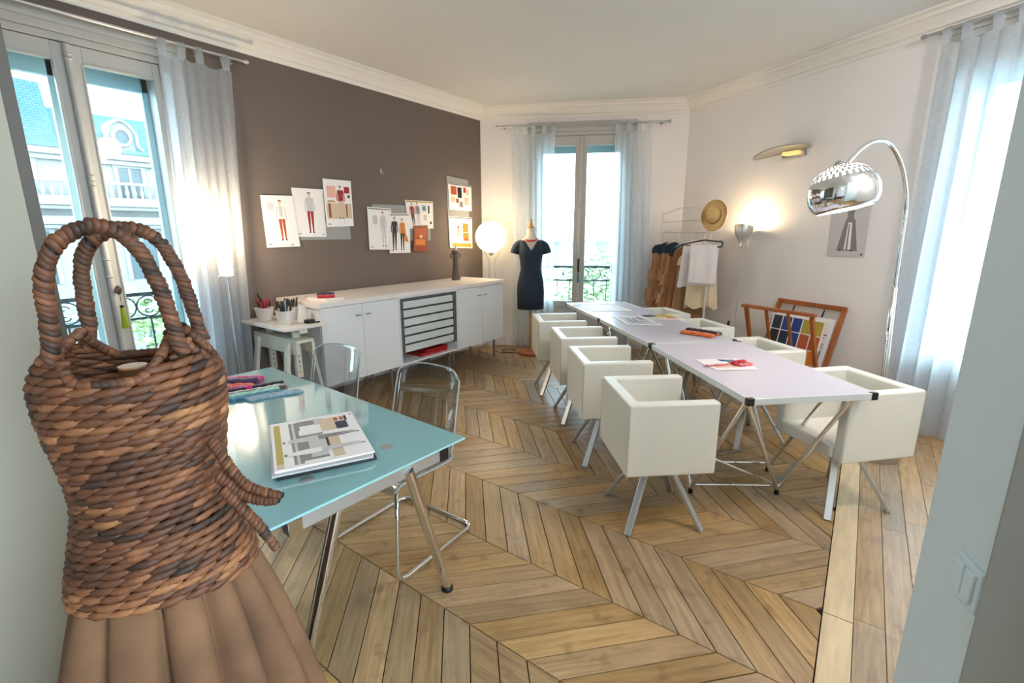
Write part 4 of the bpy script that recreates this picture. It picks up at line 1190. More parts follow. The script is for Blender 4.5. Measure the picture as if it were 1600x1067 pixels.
def sheet(name, label, cat, quad, shapes, board=M_paper, th=0.003, group=None, n=None):
    """quad: four world points (lower left, lower right, upper right, upper left); it is built as a thin board with flat print"""
    q = [Vector(p) for p in quad]
    c = sum(q, Vector()) / 4
    nn = n if n is not None else (q[1] - q[0]).cross(q[3] - q[0]).normalized()
    nn = Vector(nn)
    t = thing(name, label, cat, c, 0, group)
    L = [p - c for p in q]
    m = MB(); m.add([p for p in L] + [p + nn * th for p in L], [(3, 2, 1, 0), (4, 5, 6, 7)] + [(i, (i + 1) % 4, 4 + (i + 1) % 4, 4 + i) for i in range(4)]); m.build('board', board, t)
    if shapes:
        m = MB()
        bl = lambda u, v: (L[0] * (1 - u) + L[1] * u) * (1 - v) + (L[3] * (1 - u) + L[2] * u) * v
        for i, (ci, pts) in enumerate(shapes):
            m.poly([bl(u, v) + nn * (th + 0.0002 + 0.00004 * i) for u, v in pts], ci)
        m.build('print', PRINT, t, fix=False)
    return t
wx = GX + 0.003
def wq(a, b, c, d, off=0.0): return [(wx + off, y, z) for y, z in (a, b, c, d)]
g = 'fashion sketches pinned on the taupe wall'
logo = [rc(K, 0.06, 0.055, 0.16, 0.07)]
sheet('mount_board', 'grey mount board showing below the left sketches', 'board', wq((2.53, 1.538), (3.09, 1.54), (3.09, 1.70), (2.53, 1.70)), [], M_greyboard, 0.004)
sheet('fashion_sketch', 'sketch sheet of figure in white blouse and rust trousers nearest the window', 'drawing', wq((2.20, 1.475), (2.518, 1.479), (2.49, 1.939), (2.192, 1.928), 0.010),
      fig(0.55, 0.92, 0.80, 0.66, WH, RU, LG, wide=0.95) + [(LG, [(0.14, 0.84), (0.24, 0.88), (0.36, 0.84), (0.33, 0.72), (0.17, 0.72)]), rc(LG, 0.2, 0.66, 0.38, 0.67), rc(K, 0.72, 0.035, 0.8, 0.05), (LG, [(0.49, 0.80), (0.61, 0.80), (0.60, 0.60), (0.50, 0.60)])] + logo, group=g)
sheet('fashion_sketch', 'sketch sheet of man in grey shirt and dark red trousers', 'drawing', wq((2.496, 1.568), (2.805, 1.566), (2.809, 2.017), (2.489, 2.013), 0.006),
      fig(0.52, 0.93, 0.86, 0.70, LG, RD, LG) + [rc(GR, 0.88, 0.04, 0.93, 0.065)] + logo, group=g)
sheet('fashion_sketch', 'sketch sheet of figure in red jacket with pink swatch and street photo', 'drawing', wq((2.814, 1.659), (3.128, 1.674), (3.13, 2.12), (2.812, 2.119), 0.014),
      [rc(PK, 0.10, 0.62, 0.42, 0.86), rc(BE, 0.06, 0.17, 0.96, 0.50), rc(BR, 0.12, 0.2, 0.2, 0.5), rc(OC, 0.1, 0.52, 0.36, 0.56), rc(BR, 0.75, 0.2, 0.8, 0.48), rc(RD, 0.72, 0.72, 0.92, 0.86), rc(K, 0.84, 0.62, 0.92, 0.68)]
      + fig(0.58, 0.88, 0.72, 0.70, RD, BE, RD, wide=1.05) + [rc(GR, 0.66, 0.04, 0.67, 0.14)] + logo, group=g)
sheet('mount_board', 'long grey mount board behind the middle sketches', 'board', wq((3.37, 1.520), (4.235, 1.510), (4.25, 1.915), (3.39, 1.904)), [], M_greyboard, 0.004)
sheet('fashion_sketch', 'sketch sheet of pale grey trouser suit with black top line', 'drawing', wq((3.308, 1.425), (3.642, 1.416), (3.63, 1.866), (3.313, 1.875), 0.012),
      [rc(K, 0.03, 0.955, 0.97, 0.975)] + fig(0.62, 0.92, 0.86, 0.72, LG, LG, LG, wide=0.85) + [rc(BE, 0.20, 0.62, 0.38, 0.80), rc(LG, 0.24, 0.6, 0.34, 0.82)] + logo, group=g)
sheet('fashion_sketch', 'sketch sheet of couple in black suit and orange dress', 'drawing', wq((3.576, 1.378), (3.882, 1.371), (3.894, 1.82), (3.60, 1.812), 0.016),
      [rc(K, 0.03, 0.955, 0.97, 0.975)] + fig(0.24, 0.92, 0.86, 0.66, K, K, K) + fig(0.62, 0.88, 0.82, 0.66, OR, K, OR, skirt=None, wide=0.95) + [(OR, [(0.70, 0.62), (0.86, 0.40), (0.92, 0.28), (0.74, 0.30)])] + logo, group=g)
sheet('fashion_sketch', 'sketch sheet of two figures beside blue and black detail photos', 'drawing', wq((3.895, 1.651), (4.281, 1.653), (4.289, 1.973), (3.845, 1.973), 0.008),
      [rc(OC, 0.02, 0.93, 0.98, 0.98)] + fig(0.20, 0.90, 0.86, 1.25, RD, K, K) + fig(0.40, 0.92, 0.86, 1.25, GR, LG, GR) + [rc(TE, 0.58, 0.66, 0.72, 0.82), rc(K, 0.80, 0.55, 0.86, 0.84), rc(BE, 0.62, 0.30, 0.74, 0.50), rc(K, 0.86, 0.16, 0.93, 0.26), rc(LG, 0.56, 0.62, 0.74, 0.86), rc(TE, 0.60, 0.66, 0.70, 0.80)], group=g)
sheet('fabric_photo', 'rust brown photo card below the middle sketches', 'photo', wq((3.93, 1.388), (4.165, 1.379), (4.176, 1.689), (3.958, 1.683), 0.018),
      [rc(BR, 0, 0, 1, 1), rc(OR, 0.12, 0.25, 0.80, 0.48), rc(RU, 0.1, 0.55, 0.9, 0.9), rc(PK, 0.42, 0.52, 0.60, 0.64), rc(RD, 0.2, 0.06, 0.9, 0.2)], M_brownp)
sheet('mount_board', 'grey mount board behind the two sheets near the corner', 'board', wq((4.553, 1.62), (4.96, 1.62), (4.955, 2.275), (4.545, 2.30)), [], M_greyboard, 0.004)
sheet('mood_board_sheet', 'upper mood sheet near the corner with rust, black and grey swatches', 'print', wq((4.58, 1.890), (5.008, 1.883), (5.007, 2.205), (4.565, 2.215), 0.008),
      [rc(K, 0.02, 0.955, 0.98, 0.985), rc(RU, 0.10, 0.58, 0.34, 0.90), rc(K, 0.38, 0.48, 0.56, 0.88), rc(BE, 0.08, 0.30, 0.26, 0.50), rc(BR, 0.30, 0.28, 0.42, 0.44), rc(RD, 0.64, 0.70, 0.74, 0.90), rc(PK, 0.76, 0.62, 0.86, 0.84), rc(GR, 0.44, 0.12, 0.60, 0.34), rc(PK, 0.66, 0.22, 0.86, 0.52)], group='mood sheets near the corner')
sheet('mood_board_sheet', 'lower mood sheet near the corner with orange swatches', 'print', wq((4.565, 1.413), (5.005, 1.392), (5.005, 1.799), (4.555, 1.805), 0.008),
      [rc(K, 0.02, 0.955, 0.98, 0.98), rc(OR, 0.58, 0.52, 0.82, 0.80), rc(OR, 0.58, 0.32, 0.84, 0.50), rc(RU, 0.60, 0.24, 0.84, 0.32), rc(BR, 0.34, 0.62, 0.42, 0.72), rc(OR, 0.34, 0.52, 0.42, 0.60), rc(OC, 0.34, 0.40, 0.42, 0.5), rc(OC, 0.1, 0.04, 0.95, 0.16)], group='mood sheets near the corner')
t = thing('wall_hook', 'small bare metal hook on the taupe wall above the middle sketches', 'hook', (GX, 3.54, 2.25))
m = MB(); m.bx(0, 0.004, -0.012, 0.012, -0.02, 0.03); m.tube(smooth_path([(0.004, 0, 0), (0.02, 0, -0.03), (0.035, 0, -0.02), (0.036, 0, 0.0)], 4), 0.003, 6); m.build('hook_wire', M_steel, t)
# picture on the right wall
q = [onR(2.005, 0.002, 1.373), onR(2.338, 0.002, 1.376), onR(2.335, 0.002, 1.90), onR(1.99, 0.002, 1.90)]
t = sheet('framed_drawing', 'clip framed grey drawing of a long dress on the right wall behind the arc lamp', 'picture', q,
      [rc(LG, 0.02, 0.015, 0.98, 0.985), (GR, [(0.42, 0.86), (0.62, 0.86), (0.60, 0.66), (0.66, 0.60), (0.80, 0.10), (0.24, 0.10), (0.40, 0.60), (0.44, 0.66)]),
       (WH, [(0.48, 0.58), (0.58, 0.58), (0.62, 0.12), (0.44, 0.12)]), (GR, [(0.50, 0.55), (0.53, 0.55), (0.54, 0.12), (0.49, 0.12)]), (GR, [(0.40, 0.60), (0.66, 0.60), (0.66, 0.63), (0.40, 0.63)]), rc(K, 0.90, 0.03, 0.95, 0.06),
       rc(K, 0.3, 0.1, 0.36, 0.12), rc(K, 0.6, 0.1, 0.68, 0.12)], M_inklight, 0.006, n=nR)
# sheets and fabrics on the tables
KT, Zt = 0.93, 0.8012
def tq(z, *pts): return [(x * KT, y * KT, z) for x, y in pts]
sheet('swatch_sheet', 'white paper sheet with red and blue swatches on the nearest folding table', 'paper', tq(Zt, (-0.868, 3.30), (-0.676, 3.111), (-0.455, 3.287), (-0.644, 3.503)),
      [(BL, [(0.06, 0.50), (0.16, 0.86), (0.34, 0.86), (0.24, 0.50)]), rc(TE, 0.12, 0.62, 0.3, 0.86), (RD, [(0.42, 0.22), (0.52, 0.22), (0.52, 0.78), (0.42, 0.78)]), (PK, [(0.66, 0.10), (0.78, 0.10), (0.78, 0.74), (0.66, 0.74)])], M_paper, 0.0015, n=(0, 0, 1))
bundle('fabric_swatches', 'small crimson knotted fabric swatches on the white sheet', 'fabric', (-0.585 * KT, 3.345 * KT, Zt + 0.002), R(60), 0.10, 0.016, [c_pinkc, c_red, c_red, c_pinkc], 4, 5)
bundle('fabric_swatches', 'pink and cream ribbon swatches lying across the white sheet', 'fabric', (-0.70 * KT, 3.235 * KT, Zt + 0.002), R(48), 0.17, 0.010, [c_pinkc, c_white], 2, 8)
bundle('fabric_bundle', 'rust, black and orange cloth bundle on the middle folding table', 'fabric', (-1.075 * KT, 4.20 * KT, Zt), R(-8), 0.26, 0.026, [c_rustc, c_orange, c_dark, c_rustc, c_brown], 5, 6)
sheet('mood_board_sheet', 'large pale sheet with grey photos across the middle folding table', 'paper', tq(Zt, (-2.08, 4.60), (-1.74, 4.22), (-1.47, 4.40), (-1.83, 4.76)),
      [rc(LG, 0.12, 0.1, 0.92, 0.92), rc(GR, 0.1, 0.70, 0.45, 0.78), rc(K, 0.12, 0.80, 0.50, 0.83), rc(TE, 0.25, 0.3, 0.7, 0.36), rc(K, 0.6, 0.12, 0.64, 0.8), rc(GR, 0.74, 0.1, 0.80, 0.6), (K, [(0.3, 0.5), (0.6, 0.44), (0.62, 0.48), (0.32, 0.54)])], M_paper, 0.002, group='paper sheets on the far tables', n=(0, 0, 1))
sheet('mood_board_sheet', 'white sheet lying on the farthest folding table', 'paper', tq(Zt, (-2.69, 4.99), (-2.39, 4.72), (-2.03, 5.03), (-2.36, 5.32)), [rc(LG, 0.1, 0.1, 0.9, 0.9), rc(WH, 0.15, 0.15, 0.85, 0.85)], M_paper, 0.002, group='paper sheets on the far tables', n=(0, 0, 1))
sheet('mood_board_sheet', 'blank white sheet at the window end of the farthest table', 'paper', tq(Zt, (-2.90, 5.16), (-2.76, 5.03), (-2.44, 5.38), (-2.62, 5.52)), [rc(LG, 0.1, 0.1, 0.9, 0.2)], M_paper, 0.002, group='paper sheets on the far tables', n=(0, 0, 1))
sheet('magazine', 'open olive and yellow magazine on the far tables next to an armchair', 'magazine', tq(Zt, (-1.86, 4.78), (-1.66, 4.62), (-1.40, 4.83), (-1.66, 5.02)),
      [rc(OC, 0.02, 0.5, 0.6, 0.96), rc(NV, 0.02, 0.02, 0.5, 0.46), rc(OR, 0.62, 0.55, 0.9, 0.9), rc(BE, 0.55, 0.05, 0.95, 0.46), rc(TE, 0.2, 0.2, 0.35, 0.4)], M_paper, 0.006, n=(0, 0, 1))
# pile of prints on the glass desk
b4, b3, b2, b1 = Vector((-1.479, 0.682, 0)), Vector((-1.337, 0.975, 0)), Vector((-1.747, 1.172, 0)), Vector((-1.889, 0.880, 0))
pile = [('black_folder', 'thin black folder at the bottom of the print pile on the glass desk', 'folder', M_black, 0.010, (0.004, 0.006), 0.0),
        ('print_sheet', 'white board second from the bottom of the print pile', 'print', M_paper, 0.006, (-0.012, 0.003), 0.5),
        ('print_sheet', 'white board in the middle of the print pile, sticking out at the far side', 'print', M_inklight, 0.006, (0.010, -0.008), -0.9),
        ('print_sheet', 'white board just under the top print of the pile', 'print', M_paper, 0.005, (-0.006, 0.004), 0.8)]
z = 0.8013
cen = (b1 + b2 + b3 + b4) / 4
for nm, lb, ct, mt, th, off, tw in pile:
    qs = [cen + Matrix.Rotation(R(tw), 3, 'Z') @ (p - cen) * 1.0 + Vector((off[0], off[1], z)) for p in (b4, b3, b2, b1)]
    sheet(nm, lb, ct, qs, [], mt, th, 'print pile on the glass desk' if nm == 'print_sheet' else None, n=(0, 0, 1)); z += th + 0.0006
qs = [cen + (p - cen) * 0.985 + Vector((0, 0, z)) for p in (b4, b3, b2, b1)]
S1 = [rc(OC, 0.03, 0.10, 0.10, 0.94), rc(BE, 0.03, 0.02, 0.10, 0.10), rc(GR, 0.20, 0.04, 0.30, 0.93), rc(LG, 0.23, 0.04, 0.26, 0.93), rc(GR, 0.30, 0.08, 0.56, 0.60), rc(LG, 0.38, 0.12, 0.56, 0.56), rc(GR, 0.30, 0.72, 0.50, 0.94), rc(WH, 0.32, 0.60, 0.56, 0.82), rc(LG, 0.5, 0.8, 0.62, 0.95),
      rc(BE, 0.56, 0.62, 0.74, 0.92), rc(BE, 0.60, 0.05, 0.72, 0.5), rc(NV, 0.74, 0.62, 0.88, 0.80), rc(RU, 0.74, 0.82, 0.79, 0.91), rc(RU, 0.81, 0.82, 0.86, 0.91), rc(K, 0.87, 0.8, 0.9, 0.92), rc(LG, 0.42, 0.3, 0.5, 0.44), rc(K, 0.57, 0.2, 0.60, 0.5), rc(K, 0.95, 0.92, 0.975, 0.94)]
def lying(v, torso, legs):
    h = 0.10
    q = [(SK, [(0.13 + 0.018 * math.cos(a), v + 0.022 * math.sin(a)) for a in [2 * PI * i / 10 for i in range(10)]]), (K, [(0.115, v - 0.02), (0.13, v - 0.024), (0.13, v + 0.024), (0.115, v + 0.02)]),
         (torso, [(0.17, v - 0.03), (0.34, v - 0.05), (0.50, v - 0.045), (0.50, v + 0.045), (0.34, v + 0.05), (0.17, v + 0.03)]),
         (legs, [(0.50, v - 0.045), (0.70, v - 0.035), (0.70, v + 0.035), (0.50, v + 0.045)]), (legs, [(0.70, v - 0.035), (0.93, v - 0.02), (0.93, v - 0.008), (0.70, v - 0.002)]), (legs, [(0.70, v + 0.035), (0.93, v + 0.02), (0.93, v + 0.01), (0.70, v + 0.004)]), (K, [(0.93, v - 0.022), (0.97, v - 0.03), (0.97, v - 0.012), (0.93, v - 0.008)])]
    return q
sheet('print_sheet', 'top print of the pile showing two drawn figures, an ochre strip and navy swatches', 'print', qs, S1 + lying(0.50, LG, GR) + lying(0.24, WH, LG), M_paper, 0.003, 'print pile on the glass desk', n=(0, 0, 1))
# yarn and scarves
bundle('fabric_bundle', 'magenta and purple scarf pile with orange end on the glass desk', 'fabric', (-2.66, 1.06, 0.8005), R(48), 0.28, 0.030, [c_magenta, c_orange, c_purple, c_magenta, c_magenta], 5, 9)
bundle('fabric_swatches', 'twisted brown and cream knitted hank on the glass desk', 'fabric', (-2.475, 1.110, 0.8005), R(72), 0.27, 0.017, [c_brown, c_white, c_dark], 3, 21)
bundle('fabric_swatches', 'teal blue knitted hank in the middle of the glass desk hanks', 'fabric', (-2.395, 1.062, 0.8005), R(74), 0.24, 0.016, [c_teal, c_teal, c_greenish], 3, 22)
bundle('fabric_swatches', 'grey blue knitted hank nearest the print pile', 'fabric', (-2.315, 1.120, 0.8005), R(70), 0.26, 0.016, [c_grey, c_grey], 2, 23)
# ------------------------------------------------------------------ lamps
# slim floor lamp by the left curtain
LX, LY = -4.05, 1.70
t = thing('floor_lamp', 'slim floor lamp with glowing glass shade in front of the left curtain', 'lamp', (LX, LY, 0))
m = MB(); m.lathe([(0.13, 0), (0.13, 0.012), (0.03, 0.022), (0.012, 0.03)], 28); m.build('base', M_steel, t, smooth=True)
m = MB(); m.tube([(0, 0, 0.02), (0, 0, 1.275)], 0.0085, 12); m.build('pole', M_steel, t, smooth=True)
m = MB(); m.lathe([(0.062, 1.272), (0.062, 1.278)], 24); m.build('holder_plate', M_steel, t)
m = MB(); m.lathe([(0.0, 1.279), (0.046, 1.279), (0.052, 1.40), (0.062, 1.60), (0.060, 1.60), (0.050, 1.40), (0.044, 1.285)], 24); m.build('shade', M_glow_lamp, t, smooth=True)
light('floor_lamp_bulb', 'POINT', (LX, LY, 1.66), 22, (1.0, 0.78, 0.52), 0.05)
# round ball lamp
BXp, BYp = -4.07, 5.05
t = thing('ball_floor_lamp', 'glowing round ball floor lamp in a wire frame beside the sideboard', 'lamp', (BXp, BYp, 0))
bz, br = 1.545, 0.205
m = MB(); m.lathe([(br * math.sin(PI * k / 20) + (0.0), bz - br * math.cos(PI * k / 20)) for k in range(21)], 32, cap=False); m.build('paper_ball', M_glow_ball, t, smooth='full')
for k in range(3):
    a = 2 * PI * k / 3 + 0.5; ca, sa = math.cos(a), math.sin(a)
    P = [(br * 1.05 * math.sin(th) * ca, br * 1.05 * math.sin(th) * sa, bz - br * 1.05 * math.cos(th)) for th in [PI * q / 10 for q in (10, 9, 8, 7, 6, 5, 4, 3, 2)]]
    P += [(0.10 * ca, 0.10 * sa, bz - 0.235), (0.055 * ca, 0.055 * sa, bz - 0.30), (0.05 * ca, 0.05 * sa, bz - 0.5), (0.11 * ca, 0.11 * sa, 0.5), (0.20 * ca, 0.20 * sa, 0.005)]
    m = MB(); m.tube(smooth_path(P, 3), 0.0035, 6); m.build('wire_leg', M_steel, t, smooth='full')
m = MB(); m.tube([(0.205 * math.cos(2 * PI * k / 32), 0.205 * math.sin(2 * PI * k / 32), 0.006) for k in range(32)], 0.005, 8, closed=True); m.build('floor_ring', M_steel, t, smooth='full')
m = MB(); m.lathe([(0.02, bz - br - 0.04), (0.03, bz - br)], 12); m.build('lamp_socket', M_steel, t)
light('ball_lamp_bulb', 'POINT', (BXp + 0.16, BYp - 0.20, bz + 0.1), 13, (1.0, 0.76, 0.48), 0.12)
m = MB(); m.tube(smooth_path([(-3.96, 4.98, 0.006), (-3.80, 4.98, 0.006), (-3.72, 5.08, 0.006), (-3.80, 5.20, 0.006), (-3.93, 5.12, 0.006), (-3.84, 5.02, 0.006), (-3.66, 5.14, 0.006), (-3.60, 5.32, 0.006)], 6), 0.004, 6)
o = m.build('power_cord', M_black, smooth='full'); tag(o, 'loose black cord coiled on the floor by the ball lamp', 'cord')
# metal uplighter by the right wall
t = thing('uplighter_lamp', 'metal cup uplighter floor lamp shining on the right wall', 'lamp', onR(1.20, 0.20), RIGHT_YAW)
m = MB(); m.lathe([(0.12, 0), (0.12, 0.012), (0.02, 0.02)], 24); m.build('base', M_steel, t, smooth=True)
m = MB(); m.tube(smooth_path([(0, 0, 0.015), (-0.01, 0, 0.6), (0.01, 0, 1.1), (0.045, 0, 1.38), (0.055, 0, 1.46), (0.035, 0, 1.50), (-0.015, 0, 1.49)], 5), 0.007, 8); m.build('pole', M_alu, t, smooth='full')
tilt = Matrix.Rotation(R(-13), 3, 'X') @ Matrix.Rotation(R(-4), 3, 'Y')
m = MB(); m.lathe([(0.022, -0.06), (0.024, -0.01), (0.045, 0.02), (0.078, 0.07), (0.095, 0.13), (0.098, 0.165), (0.095, 0.165), (0.09, 0.13), (0.072, 0.075), (0.04, 0.03), (0.0, 0.025)], 28, (-0.035, 0, 1.50), mat=tilt); m.build('metal_shade', mat('pale_metal_shade', (0.62, 0.62, 0.60), 0.35, metal=0.9), t, smooth=True)
m = MB(); m.lathe([(0.0, 0.03), (0.02, 0.045), (0.026, 0.075), (0.018, 0.10), (0.0, 0.108)], 16, (-0.035, 0, 1.50), mat=tilt); m.build('bulb', M_glow_bulb, t, smooth='full')
q = onR(1.17, 0.16, 1.66); light('uplighter_bulb', 'POINT', q, 8.5, (1.0, 0.74, 0.44), 0.03)
m = MB(); m.tube(smooth_path([onR(1.08, 0.16, 0.55), onR(1.02, 0.15, 0.42), onR(0.98, 0.16, 0.2), onR(0.95, 0.12, 0.01)], 5), 0.0035, 6)
m.tube([onR(1.07, 0.16, 0.60), onR(1.04, 0.155, 0.47)], 0.013, 8)
o = m.build('lamp_cord', M_black, smooth='full'); tag(o, 'lamp cord with black inline switch hanging left of the print rack', 'cord'); o['kind'] = 'thing'
# curved metal wall sconce
t = thing('wall_sconce', 'curved brushed metal blade wall light high on the right wall', 'sconce', onR(1.46, 0.0, 2.385), RIGHT_YAW)
m = MB()
def blade(u, v):
    x = (u - 0.5) * 0.66; w = math.sqrt(max(0.0, 1 - (2 * u - 1) ** 2)); s = (v - 0.5)
    return (x, -0.115 - s * 0.13 * w, 0.03 * (1 - (2 * u - 1) ** 2) - 0.02 + 0.05 * s * w + 0.035 * (u - 0.5))
m.grid(blade, 30, 8); m.build('metal_blade', mat('dark_brushed_metal', (0.26, 0.26, 0.26), 0.4, metal=0.9), t, smooth='full', solid=0.005)
m = MB(); m.bx(0.0, 0.16, -0.10, -0.03, -0.045, -0.012); m.build('glass_box', mat('amber_glass', sr(224, 176, 90), 0.3, emit=(1.0, 0.72, 0.3), estr=0.5), t, bevel=0.005)
m = MB(); m.bx(-0.05, 0.19, -0.03, 0.0, -0.06, 0.02); m.build('wall_mount', M_steel, t, bevel=0.003)
# big chrome arc lamp
Bv = Vector((0.33, 4.4, 0)); hv = Vector((-0.434, -0.901, 0)).normalized()
t = thing('arc_floor_lamp', 'large chrome arc floor lamp with pierced dome shade over the table end', 'lamp', Bv + hv * 0.27, math.atan2(hv.y, hv.x))
m = MB(); m.lathe([(0.16, 0), (0.16, 0.045), (0.155, 0.05), (0.02, 0.052)], 36); m.build('base', M_steel, t, smooth=True)
m = MB(); m.tube([(0.0, 0, 0.05), (0.0, 0, 0.3), (0.02, 0, 0.65), (0.09, 0, 1.235)], 0.0175, 16); m.build('lower_pole', M_chrome, t, smooth='full')
arc = smooth_path([(0.088, 0, 1.22), (0.105, 0, 1.50), (0.125, 0, 1.76), (0.205, 0, 1.925), (0.33, 0, 2.047), (0.48, 0, 2.113), (0.64, 0, 2.10), (0.765, 0, 2.04), (0.855, 0, 1.965)], 6)
m = MB(); m.tube(arc, 0.0115, 14); m.build('arc_tube', M_chrome, t, smooth='full')
shp = t.location + hv * 0.856
# shade tilted about the view direction, seen from the table side
TM = Matrix.Rotation(R(13), 3, (Matrix.Rotation(-t.rotation_euler.z, 3, 'Z') @ Vector((-0.1, -1.0, 0))).normalized())
sc_ = Vector((0.865, 0, 1.835))
prof = [(r_ * 0.90, z_ * 1.12) for r_, z_ in [(0.030, 0.118), (0.070, 0.113), (0.092, 0.107), (0.113, 0.098), (0.133, 0.086), (0.152, 0.070), (0.169, 0.050), (0.186, 0.024), (0.195, -0.004), (0.196, -0.032), (0.190, -0.06), (0.174, -0.088), (0.155, -0.105)]]
seg = 60
m = MB(); vs = []; fs = []
for r_, z_ in prof:
    for k in range(seg):
        a = 2 * PI * k / seg; vs.append(TM @ Vector((r_ * math.cos(a), r_ * math.sin(a), z_)) + sc_)
for i in range(len(prof) - 1):
    for k in range(seg):
        if 1 <= i <= 5 and (k + (i % 2) * 1) % 2 == 0 and i != 0: continue
        l = (k + 1) % seg
        fs.append((i * seg + k, i * seg + l, (i + 1) * seg + l, (i + 1) * seg + k))
m.add(vs, fs); sh = m.build('dome_shade', M_chrome, t, smooth='full', solid=0.003)
m = MB(); m.lathe([(0.0, 0.16), (0.012, 0.158), (0.03, 0.135), (0.034, 0.118), (0.03, 0.112)], 24, sc_, mat=TM); m.build('shade_cap', M_steel, t, smooth=True)
m = MB(); m.lathe([(r_ * 0.93, z_ - 0.012) for r_, z_ in prof[1:7]], 40, sc_, cap=False, mat=TM); m.build('lit_diffuser', emis('lit_inner_diffuser', (1.0, 0.86, 0.82), 6.0), t, smooth='full')
m = MB(); m.lathe([(0.0, -0.085), (0.03, -0.075), (0.04, -0.04), (0.03, 0.0), (0.0, 0.02)], 20, sc_, mat=TM); m.build('bulb', M_glow_bulb, t, smooth='full')
bp = t.matrix_world if False else None
light('arc_lamp_bulb', 'POINT', t.location + hv * 0.865 + Vector((0, 0, 1.70)), 7, (1.0, 0.84, 0.7), 0.06)
# light switch on the pale jamb
def jamb_pt(k, off): 
    a = Vector((R2[0], R2[1], 0)); b = Vector((R1[0], R1[1], 0)); d = (b - a).normalized(); n = Vector((-d.y, d.x, 0)); n = n if n.x < 0 else -n
    return a + d * k + n * off, d, n
p0, dd, nn = jamb_pt(0.055, 0.0)
t = thing('light_switch', 'pale square light switch on the near jamb at the right edge', 'switch', (p0.x, p0.y, 0.925), math.atan2(dd.y, dd.x))
sgn = 1 if (Matrix.Rotation(math.atan2(dd.y, dd.x), 3, 'Z') @ Vector((0, 1, 0))).dot(nn) > 0 else -1
m = MB(); m.bx(-0.042, 0.042, 0, sgn * 0.009, -0.045, 0.045); m.build('plate', M_jamb, t, bevel=0.003)
for k in (-1, 1):
    m = MB(); m.bx(-0.03 if k < 0 else 0.002, -0.002 if k < 0 else 0.03, sgn * 0.009, sgn * 0.015, -0.032, 0.032); m.build('rocker', M_jamb, t, bevel=0.003)
# ------------------------------------------------------------------ navy dress form by the middle window
t = thing('dress_form', 'linen dress form with wooden neck cap on a round wooden base by the middle window', 'mannequin', (-3.52, 5.19, 0), 0)
f2 = Vector((0.60, -0.80)); DYAW = yaw(f2); t.rotation_euler.z = DYAW
def ell(prof, m, seg=28, fold=0.0, nf=0, cx=0.0):
    """rings: (z, half width, half depth, forward shift)"""
    vs, fs = [], []
    for (z, a, b, s) in prof:
        for k in range(seg):
            th = 2 * PI * k / seg
            q = 1 + fold * math.sin(th * nf) * max(0.0, min(1.0, (prof[0][0] - z) / max(1e-6, prof[0][0] - prof[-1][0])))
            vs.append((a * math.cos(th) * q + cx, b * math.sin(th) * q + s, z))
    for i in range(len(prof) - 1):
        for k in range(seg): fs.append((i * seg + k, i * seg + (k + 1) % seg, (i + 1) * seg + (k + 1) % seg, (i + 1) * seg + k))
    m.add(vs, fs)
    return m
M_linen = mat('linen_cover', sr(222, 212, 200), 0.8)
M_navyd = mat('navy_dress_cloth', sr(27, 44, 62), 0.8, var=0.05, vscale=30, bump=0.15, bscale=200, sheen=0.1)
m = MB(); ell([(1.66, 0.0, 0.0, 0), (1.655, 0.05, 0.05, 0), (1.60, 0.056, 0.056, 0), (1.555, 0.062, 0.062, 0.0), (1.52, 0.10, 0.075, 0), (1.495, 0.135, 0.07, 0), (1.40, 0.14, 0.09, 0.0), (1.2, 0.11, 0.08, 0), (1.05, 0.12, 0.085, 0), (0.75, 0.14, 0.09, 0), (0.75, 0.0, 0.0, 0)], m)
m.build('torso', M_linen, t, smooth='full')
m = MB(); m.lathe([(0.0, 1.775), (0.016, 1.77), (0.022, 1.75), (0.016, 1.73), (0.024, 1.715), (0.028, 1.69), (0.05, 1.665), (0.052, 1.655)], 20); m.build('neck_cap', M_palewood, t, smooth=True)
m = MB(); m.tube([(0, 0, 0.03), (0, 0, 0.8)], 0.016, 12); m.build('pole', M_palewood, t, smooth=True)
m = MB(); m.lathe([(0.17, 0), (0.175, 0.012), (0.165, 0.03), (0.05, 0.04), (0.03, 0.06)], 32); m.build('base', M_teak, t, smooth=True)
t2 = thing('dress', 'navy blue short sleeved V neck dress on the dress form', 'dress', (-3.52, 5.19, 0), DYAW)
m = MB()
ring = [(1.505, 0.138, 0.075, 0), (1.49, 0.156, 0.092, 0), (1.44, 0.160, 0.110, 0.004), (1.38, 0.158, 0.122, 0.012), (1.30, 0.150, 0.117, 0.01), (1.22, 0.138, 0.108, 0.004), (1.14, 0.132, 0.104, 0), (1.06, 0.148, 0.112, -0.002), (0.96, 0.170, 0.118, -0.004), (0.85, 0.178, 0.12, -0.004), (0.72, 0.176, 0.116, -0.002), (0.61, 0.172, 0.115, 0)]
seg = 44; vs = []; fs = []
for (z, a, b, s) in ring:
    for k in range(seg):
        th = 2 * PI * k / seg; x = a * math.cos(th); y = b * math.sin(th) + s
        zz = z
        if z > 1.40 and y > 0:        # V neckline at the front
            vdepth = 0.125 * max(0, 1 - abs(x) / 0.085)
            zz = min(z, 1.50 - vdepth + (z - 1.505) * 0.2) if vdepth > 0 else z
        vs.append((x * (1 + 0.008 * math.sin(5 * th + z * 9)), y, zz))
for i in range(len(ring) - 1):
    for k in range(seg): fs.append((i * seg + k, i * seg + (k + 1) % seg, (i + 1) * seg + (k + 1) % seg, (i + 1) * seg + k))
m.add(vs, fs); m.build('dress_body', M_navyd, t2, smooth='full', solid=0.004)
